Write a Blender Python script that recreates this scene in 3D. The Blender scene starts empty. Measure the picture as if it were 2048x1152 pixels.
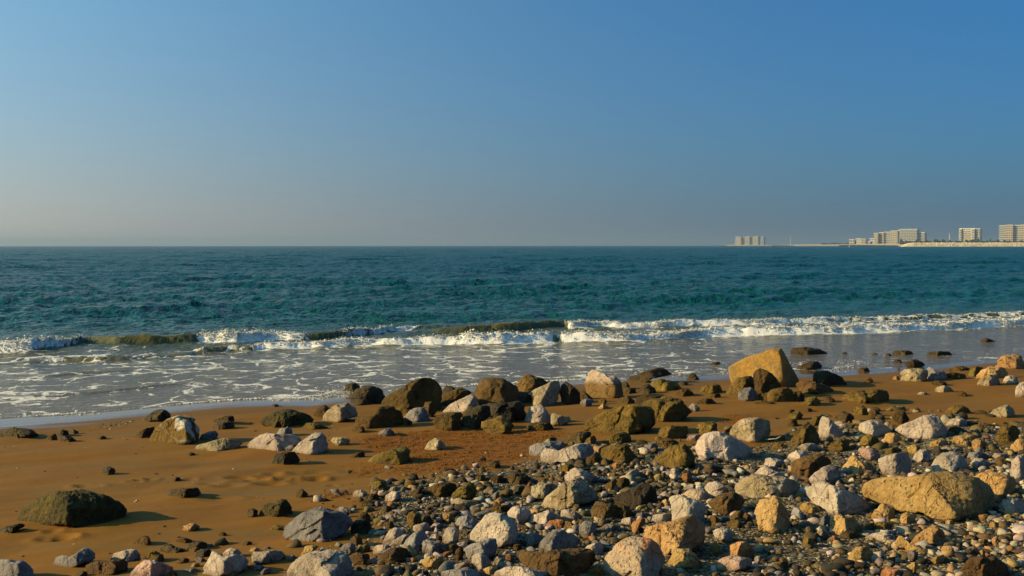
import bpy, math, random
import numpy as np
from mathutils import Vector

SC = bpy.context.scene
COL = SC.collection
rad = math.radians

# ------------------------------------------------------------------ camera
CAM_H = 2.4                      # metres above the water
FOC = 2010.0                     # focal length in pixels of a 2048 px wide frame
PITCH = rad(2.42)                # looking slightly down: horizon above the middle
ROLL = rad(0.04)
cam_d = bpy.data.cameras.new('camera')
cam = bpy.data.objects.new('camera', cam_d)
COL.objects.link(cam)
cam.location = (0, 0, CAM_H)
cam.rotation_euler = (rad(90) - PITCH, ROLL, 0)
cam_d.sensor_width = 36.0
cam_d.lens = 36.0 * FOC / 2048
cam_d.clip_start = 0.1
cam_d.clip_end = 40000
SC.camera = cam

# ------------------------------------------------------------------ daylight
SUN_EL = 21.0                    # degrees
SUN_AZ = -98.0                   # degrees from the view direction, negative = to the west (camera left)
sx = math.sin(rad(SUN_AZ)) * math.cos(rad(SUN_EL))
sy = math.cos(rad(SUN_AZ)) * math.cos(rad(SUN_EL))
sz = math.sin(rad(SUN_EL))
world = bpy.data.worlds.new('World')
SC.world = world
world.use_nodes = True
wn = world.node_tree
wn.nodes.clear()
w_out = wn.nodes.new('ShaderNodeOutputWorld')
w_bg = wn.nodes.new('ShaderNodeBackground')
w_sky = wn.nodes.new('ShaderNodeTexSky')
w_sky.sky_type = 'NISHITA'
w_sky.sun_disc = False
w_sky.sun_elevation = rad(SUN_EL)
w_sky.sun_rotation = rad(SUN_AZ)
w_sky.altitude = 0
w_sky.air_density = 1.5
w_sky.dust_density = 2.5
w_sky.ozone_density = 4.0


def w_node(kind, **kw):
    x = wn.nodes.new('ShaderNode' + kind)
    for k_, v_ in kw.items():
        setattr(x, k_, v_)
    return x


# aerosol: light scattered forward round the sun and a pale band low over the sea, both going right round the horizon
w_tc = w_node('TexCoord')
w_dot = w_node('VectorMath', operation='DOT_PRODUCT')
w_dot.inputs[1].default_value = (sx, sy, sz)
wn.links.new(w_tc.outputs['Generated'], w_dot.inputs[0])
w_half = w_node('Math', operation='MULTIPLY_ADD', use_clamp=True)
w_half.inputs[1].default_value = 0.5; w_half.inputs[2].default_value = 0.5
wn.links.new(w_dot.outputs['Value'], w_half.inputs[0])
w_lobe = w_node('Math', operation='POWER'); w_lobe.inputs[1].default_value = 3.0
wn.links.new(w_half.outputs[0], w_lobe.inputs[0])
w_sep = w_node('SeparateXYZ'); wn.links.new(w_tc.outputs['Generated'], w_sep.inputs[0])
w_up = w_node('Math', operation='MAXIMUM'); w_up.inputs[1].default_value = 0.0
wn.links.new(w_sep.outputs[2], w_up.inputs[0])
w_neg = w_node('Math', operation='MULTIPLY'); w_neg.inputs[1].default_value = -8.0
wn.links.new(w_up.outputs[0], w_neg.inputs[0])
w_exp = w_node('Math', operation='EXPONENT'); wn.links.new(w_neg.outputs[0], w_exp.inputs[0])


def w_scale(sock, colour, first):
    x = w_node('VectorMath', operation='MULTIPLY' if first else 'SCALE')
    if first:
        wn.links.new(sock, x.inputs[0]); x.inputs[1].default_value = colour
    else:
        x.inputs[0].default_value = colour; wn.links.new(sock, x.inputs['Scale'])
    return x.outputs[0]


def w_add(a_, b_):
    x = w_node('VectorMath', operation='ADD')
    wn.links.new(a_, x.inputs[0]); wn.links.new(b_, x.inputs[1])
    return x.outputs[0]


w_warm = w_node('Math', operation='MULTIPLY')
wn.links.new(w_lobe.outputs[0], w_warm.inputs[0]); wn.links.new(w_exp.outputs[0], w_warm.inputs[1])
w_neg2 = w_node('Math', operation='MULTIPLY'); w_neg2.inputs[1].default_value = -3.0
wn.links.new(w_up.outputs[0], w_neg2.inputs[0])
w_exp2 = w_node('Math', operation='EXPONENT'); wn.links.new(w_neg2.outputs[0], w_exp2.inputs[0])
w_col = w_add(w_add(w_scale(w_sky.outputs[0], (.107, .386, .885), True), w_scale(w_lobe.outputs[0], (3.0, 7.2, 7.1), False)),
              w_add(w_add(w_scale(w_exp.outputs[0], (.62, 0, 0), False), w_scale(w_warm.outputs[0], (14.2, 5.1, 0), False)),
                    w_scale(w_exp2.outputs[0], (0, 1.15, 1.85), False)))
w_bg.inputs['Strength'].default_value = 0.05
wn.links.new(w_col, w_bg.inputs[0])
wn.links.new(w_bg.outputs[0], w_out.inputs[0])

sun_d = bpy.data.lights.new('sun', 'SUN')
sun_d.energy = 5.0
sun_d.angle = rad(0.55)
sun_d.color = (1.0, 0.74, 0.31)
sun = bpy.data.objects.new('sun', sun_d)
COL.objects.link(sun)
sun.rotation_euler = Vector((-sx, -sy, -sz)).to_track_quat('-Z', 'Y').to_euler()

SC.view_settings.view_transform = 'Standard'
SC.view_settings.look = 'None'
SC.view_settings.exposure = 1.0
SC.view_settings.gamma = 1.0
SC.view_settings.use_curve_mapping = False
cy = SC.cycles
cy.max_bounces = 5
cy.diffuse_bounces = 2
cy.glossy_bounces = 2
cy.transmission_bounces = 2
cy.volume_bounces = 0
cy.use_denoising = True
cy.caustics_reflective = False
cy.caustics_refractive = False

# ------------------------------------------------------------------ helpers
RNG = np.random.RandomState(7)
_cp, _sp = math.cos(PITCH), math.sin(PITCH)
FWD = np.array([0, _cp, -_sp]); UP = np.array([0, _sp, _cp]); RIGHT = np.array([1.0, 0, 0])
EYE = np.array([0, 0, CAM_H])


def ray(px, py):
    a = ROLL
    dx, dy = px - 1024.0, 576.0 - py
    rx, ry = dx * math.cos(a) - dy * math.sin(a), dx * math.sin(a) + dy * math.cos(a)
    return FWD + RIGHT * (rx / FOC) + UP * (ry / FOC)      # unit depth along the view axis


def flat(px, py, z=0.0):
    d = ray(px, py)
    return EYE + d * ((z - CAM_H) / d[2])


def sstep(a, b, x):
    t = np.clip((np.asarray(x, float) - a) / (b - a), 0, 1)
    return t * t * (3 - 2 * t)


def _hash(ix, iy, iz, seed):
    h = (ix * 374761393 + iy * 668265263 + iz * 2147483647 + seed * 1274126177) & 0xFFFFFFFF
    h = ((h ^ (h >> 13)) * 1274126177) & 0xFFFFFFFF
    h = h ^ (h >> 16)
    return (h & 0xFFFF).astype(np.float64) / 32767.5 - 1.0


def vnoise(p, seed=0):
    """Smooth value noise in -1..1 for an (N,3) array."""
    f0 = np.floor(p)
    f = p - f0
    i = f0.astype(np.int64)
    u = f * f * (3 - 2 * f)
    r = 0
    for a in (0, 1):
        wa = u[:, 0] if a else 1 - u[:, 0]
        for b in (0, 1):
            wb = u[:, 1] if b else 1 - u[:, 1]
            for c in (0, 1):
                wc = u[:, 2] if c else 1 - u[:, 2]
                r = r + wa * wb * wc * _hash(i[:, 0] + a, i[:, 1] + b, i[:, 2] + c, seed)
    return r


def fbm(p, octs, seed=0, gain=0.5, ridged=False):
    t, a, s = 0, 1.0, 0
    for k in range(octs):
        n = vnoise(p * (2.03 ** k) + 17.3 * k, seed + k)
        if ridged:
            n = 1 - 2 * np.abs(n)
        t = t + a * n
        s += a
        a *= gain
    return t / s


def v3(x, y, z=0.0):
    x = np.asarray(x, float)
    return np.stack([x, np.broadcast_to(y, x.shape), np.broadcast_to(z, x.shape)], -1)


def mesh_from(name, co, faces, smooth=True, attrs=None, colors=None):
    """One mesh from numpy arrays; FACES is (M,3) or (M,4)."""
    me = bpy.data.meshes.new(name)
    co = np.ascontiguousarray(co, dtype=np.float32)
    faces = np.ascontiguousarray(faces, dtype=np.int32)
    m, k = faces.shape
    me.vertices.add(len(co)); me.vertices.foreach_set('co', co.ravel())
    me.loops.add(m * k); me.loops.foreach_set('vertex_index', faces.ravel())
    me.polygons.add(m)
    me.polygons.foreach_set('loop_start', np.arange(0, m * k, k, dtype=np.int32))
    me.polygons.foreach_set('use_smooth', np.full(m, smooth, dtype=bool))
    me.update(calc_edges=True)
    for key, val in (attrs or {}).items():
        a = me.attributes.new(key, 'FLOAT', 'POINT')
        a.data.foreach_set('value', np.ascontiguousarray(val, dtype=np.float32))
    if colors is not None:
        a = me.color_attributes.new('tint', 'FLOAT_COLOR', 'POINT')
        c = np.ones((len(co), 4), np.float32); c[:, :3] = colors
        a.data.foreach_set('color', c.ravel())
    return me


def link(name, me, material=None, parent=None, loc=None):
    o = bpy.data.objects.new(name, me)
    COL.objects.link(o)
    if material is not None and me is not None and not me.materials:
        me.materials.append(material)
    if parent is not None:
        o.parent = parent
    if loc is not None:
        o.location = loc
    return o


def tag(o, label=None, cat=None, group=None, kind=None):
    for k, v in (('label', label), ('category', cat), ('group', group), ('kind', kind)):
        if v:
            o[k] = v
    return o


def grid_faces(nr, nc):
    i = np.arange(nr * nc).reshape(nr, nc)
    return np.stack([i[:-1, :-1], i[:-1, 1:], i[1:, 1:], i[1:, :-1]], -1).reshape(-1, 4)


class Nodes:
    """Small helper to write node trees."""
    def __init__(self, name):
        self.m = bpy.data.materials.new(name)
        self.m.use_nodes = True
        self.t = self.m.node_tree
        self.t.nodes.clear()
        self.out = self.t.nodes.new('ShaderNodeOutputMaterial')

    def n(self, kind, **kw):
        x = self.t.nodes.new('ShaderNode' + kind)
        for k, v in kw.items():
            setattr(x, k, v)
        return x

    def put(self, sock, v):
        if isinstance(v, bpy.types.NodeSocket):
            self.t.links.new(v, sock)
        elif v is not None:
            if isinstance(v, tuple) and len(v) == 3 and sock.type == 'RGBA':
                v = v + (1.0,)
            sock.default_value = v

    def math(self, op, a, b=None, c=None, clamp=False):
        x = self.n('Math', operation=op, use_clamp=clamp)
        self.put(x.inputs[0], a)
        if b is not None: self.put(x.inputs[1], b)
        if c is not None: self.put(x.inputs[2], c)
        return x.outputs[0]

    def vec(self, op, a, b=None, s=None):
        x = self.n('VectorMath', operation=op)
        self.put(x.inputs[0], a)
        if b is not None: self.put(x.inputs[1], b)
        if s is not None: self.put(x.inputs['Scale'], s)
        return x.outputs[0]

    def noise(self, v, scale, detail=4, rough=0.55, out=0, dist=0.0):
        x = self.n('TexNoise')
        self.put(x.inputs['Vector'], v); self.put(x.inputs['Scale'], scale)
        x.inputs['Detail'].default_value = detail; x.inputs['Roughness'].default_value = rough
        x.inputs['Distortion'].default_value = dist
        return x.outputs[out]

    def voro(self, v, scale, feature='F1', out='Distance', rnd=1.0):
        x = self.n('TexVoronoi', feature=feature)
        self.put(x.inputs['Vector'], v); self.put(x.inputs['Scale'], scale)
        x.inputs['Randomness'].default_value = rnd
        return x.outputs[out]

    def remap(self, v, a, b, c=0.0, d=1.0, smooth=True):
        x = self.n('MapRange')
        x.interpolation_type = 'SMOOTHSTEP' if smooth else 'LINEAR'
        self.put(x.inputs['Value'], v)
        for i, q in zip((1, 2, 3, 4), (a, b, c, d)):
            self.put(x.inputs[i], q)
        return x.outputs[0]

    def ramp(self, v, stops):
        x = self.n('ValToRGB')
        e = x.color_ramp.elements
        while len(e) < len(stops):
            e.new(0.5)
        for q, (p, c) in zip(e, stops):
            q.position = p; q.color = tuple(c) + (1.0,)
        self.put(x.inputs[0], v)
        return x.outputs[0]

    def mix(self, f, a, b, blend='MIX'):
        x = self.n('Mix', data_type='RGBA', blend_type=blend)
        self.put(x.inputs[0], f); self.put(x.inputs[6], a); self.put(x.inputs[7], b)
        return x.outputs[2]

    def bump(self, h, strength, dist, normal=None):
        x = self.n('Bump')
        x.inputs['Strength'].default_value = strength; x.inputs['Distance'].default_value = dist
        self.put(x.inputs['Height'], h)
        if normal is not None: self.put(x.inputs['Normal'], normal)
        return x.outputs[0]

    def attr(self, name):
        return self.n('Attribute', attribute_name=name)

    def principled(self, **kw):
        x = self.n('BsdfPrincipled')
        for k, v in kw.items():
            self.put(x.inputs[k.replace('_', ' ')], v)
        return x.outputs[0]

    def surface(self, s):
        self.t.links.new(s, self.out.inputs['Surface'])
        return self.m


def ico(n):
    import bmesh
    bm = bmesh.new()
    bmesh.ops.create_icosphere(bm, subdivisions=n, radius=1.0)
    v = np.array([q.co[:] for q in bm.verts]); f = np.array([[a.index for a in q.verts] for q in bm.faces])
    bm.free()
    return v / np.linalg.norm(v, axis=1)[:, None], f


ICO = {k: ico(k) for k in (1, 2, 3, 4, 5, 6)}

HAZE = 1.45e-4

# ------------------------------------------------------------------ shape of the beach
SHORE_PX = [(-400, 842), (-200, 838), (0, 835), (100, 830), (200, 823), (300, 814), (400, 805), (480, 799), (570, 797), (640, 797),
            (690, 790), (760, 787), (850, 781), (960, 770), (1050, 766), (1100, 763), (1200, 758), (1300, 757), (1400, 752),
            (1460, 746), (1560, 743), (1640, 742), (1700, 741), (1740, 738), (1800, 735), (1870, 729), (1950, 723), (2048, 717), (2300, 703)]
_sh = np.array([flat(a, b)[:2] for a, b in SHORE_PX])
SHX = np.concatenate([[-400, -60, -25], _sh[:, 0], [40, 120, 600]])
SHY = np.concatenate([[6, 9, 11.5], _sh[:, 1], [29, 52, 190]])


def shore_y(x):
    return np.interp(x, SHX, SHY)


MOUNDS = []        # sand banked up against rocks: (x, y, radius, height)
PITS = [(flat(px, py, 0.45)[:2], r, dp) for px, py, r, dp in (
    (480, 941, .10, .022), (496, 944, .05, .02), (560, 948, .05, .025), (572, 946, .04, .02), (300, 943, .05, .03), (283, 945, .05, .03),
    (268, 947, .05, .03), (380, 944, .05, .02), (178, 958, .09, .02), (160, 957, .06, .015), (628, 945, .08, .03), (640, 943, .06, .02), (500, 950, .12, .02),
    (540, 957, .1, .025), (516, 949, .08, .02), (455, 962, .1, .018), (420, 958, .08, .018), (665, 963, .04, .02), (525, 938, .06, .016), (610, 927, .12, .02),
    (115, 1102, .10, .03), (130, 1101, .06, .03), (105, 1085, .05, .02), (30, 1080, .04, .015), (440, 995, .12, .012), (640, 925, .1, .02), (545, 930, .07, .02))]


def beach_base(x, y):
    d = shore_y(x) - y
    return np.where(d > 0, 0.036 * d + 0.0019 * np.minimum(d, 14) ** 2 + 0.04 * np.maximum(d - 14, 0), np.maximum(0.06 * d, -4.0))


def beach_z(x, y, fine=True):
    x = np.asarray(x, float); y = np.asarray(y, float)
    z = beach_base(x, y)
    up = sstep(0.0, 2.0, shore_y(x) - y)
    a = rad(24)
    u, w = x * math.cos(a) + y * math.sin(a), -x * math.sin(a) + y * math.cos(a)
    z = z + up * (0.045 * fbm(v3(u * .35, w * 1.1), 2, 5) + 0.016 * fbm(v3(u * .9, w * 5.0), 2, 9))
    if fine:
        z = z + up * 0.004 * fbm(v3(u * 5, w * 14), 3, 21)
        for (c, r, dp) in PITS:
            q = ((x - c[0]) / (r * 1.3)) ** 2 + ((y - c[1]) / (r * .8)) ** 2
            z = z - dp * np.exp(-q * 2.2) + dp * .35 * np.exp(-(np.sqrt(q) - 1.25) ** 2 * 9)
        for (mx, my, r, h) in MOUNDS:
            q = ((x - mx) ** 2 + (y - my) ** 2) / (r * r)
            z = z + h * np.exp(-q * 1.2)
    return z


def ground_hit(px, py):
    """Where the line of sight through a pixel meets the beach (or the water)."""
    d = ray(px, py)
    t = np.linspace(3.0, 60.0, 1200)
    p = EYE + d * t[:, None]
    g = np.maximum(beach_z(p[:, 0], p[:, 1], False), -0.03)
    k = np.argmax(p[:, 2] < g)
    if p[k, 2] >= g[k]:
        return flat(px, py), (CAM_H / -d[2])
    a = t[k - 1] + (t[k] - t[k - 1]) * (p[k - 1, 2] - g[k - 1]) / ((p[k - 1, 2] - g[k - 1]) + (g[k] - p[k, 2]))
    return EYE + d * a, a


def in_poly(x, y, poly):
    x = np.asarray(x); y = np.asarray(y)
    ins = np.zeros(x.shape, bool)
    j = len(poly) - 1
    for i in range(len(poly)):
        (xi, yi), (xj, yj) = poly[i], poly[j]
        c = ((yi > y) != (yj > y)) & (x < (xj - xi) * (y - yi) / (yj - yi + 1e-12) + xi)
        ins ^= c
        j = i
    return ins


def ground_poly(pts):
    return [tuple(ground_hit(a, b)[0][:2]) for a, b in pts]


SHINGLE = ground_poly([(640, 1330), (680, 1190), (700, 1120), (760, 1080), (770, 1040), (745, 1015), (740, 985), (780, 965), (850, 955),
                       (1000, 942), (1070, 920), (1160, 890), (1250, 878), (1330, 890), (1400, 905), (1500, 898), (1580, 868), (1700, 850),
                       (1830, 860), (1950, 845), (2048, 860), (2300, 870), (2700, 860), (2900, 1330)])
PELLETS = [ground_poly(p) for p in (
    [(715, 885), (740, 868), (830, 868), (880, 864), (960, 858), (1040, 860), (1100, 850), (1120, 870), (1060, 890), (1060, 915), (1000, 920), (950, 935), (860, 938), (800, 930), (840, 905), (770, 905)],
    [(710, 945), (740, 930), (765, 938), (730, 950)], [(775, 950), (800, 935), (850, 940), (820, 952)], [(640, 996), (660, 982), (690, 985), (680, 997)],
    [(1440, 845), (1460, 834), (1520, 832), (1525, 842), (1480, 850)], [(1200, 850), (1260, 845), (1250, 870), (1190, 870)])]


def blur_mask(x, y, poly, r, k=10):
    s = 0
    for i in range(k):
        a = 2.4 * i
        q = r * math.sqrt((i + .5) / k)
        s = s + in_poly(x + q * math.cos(a), y + q * math.sin(a), poly)
    return s / k

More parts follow.
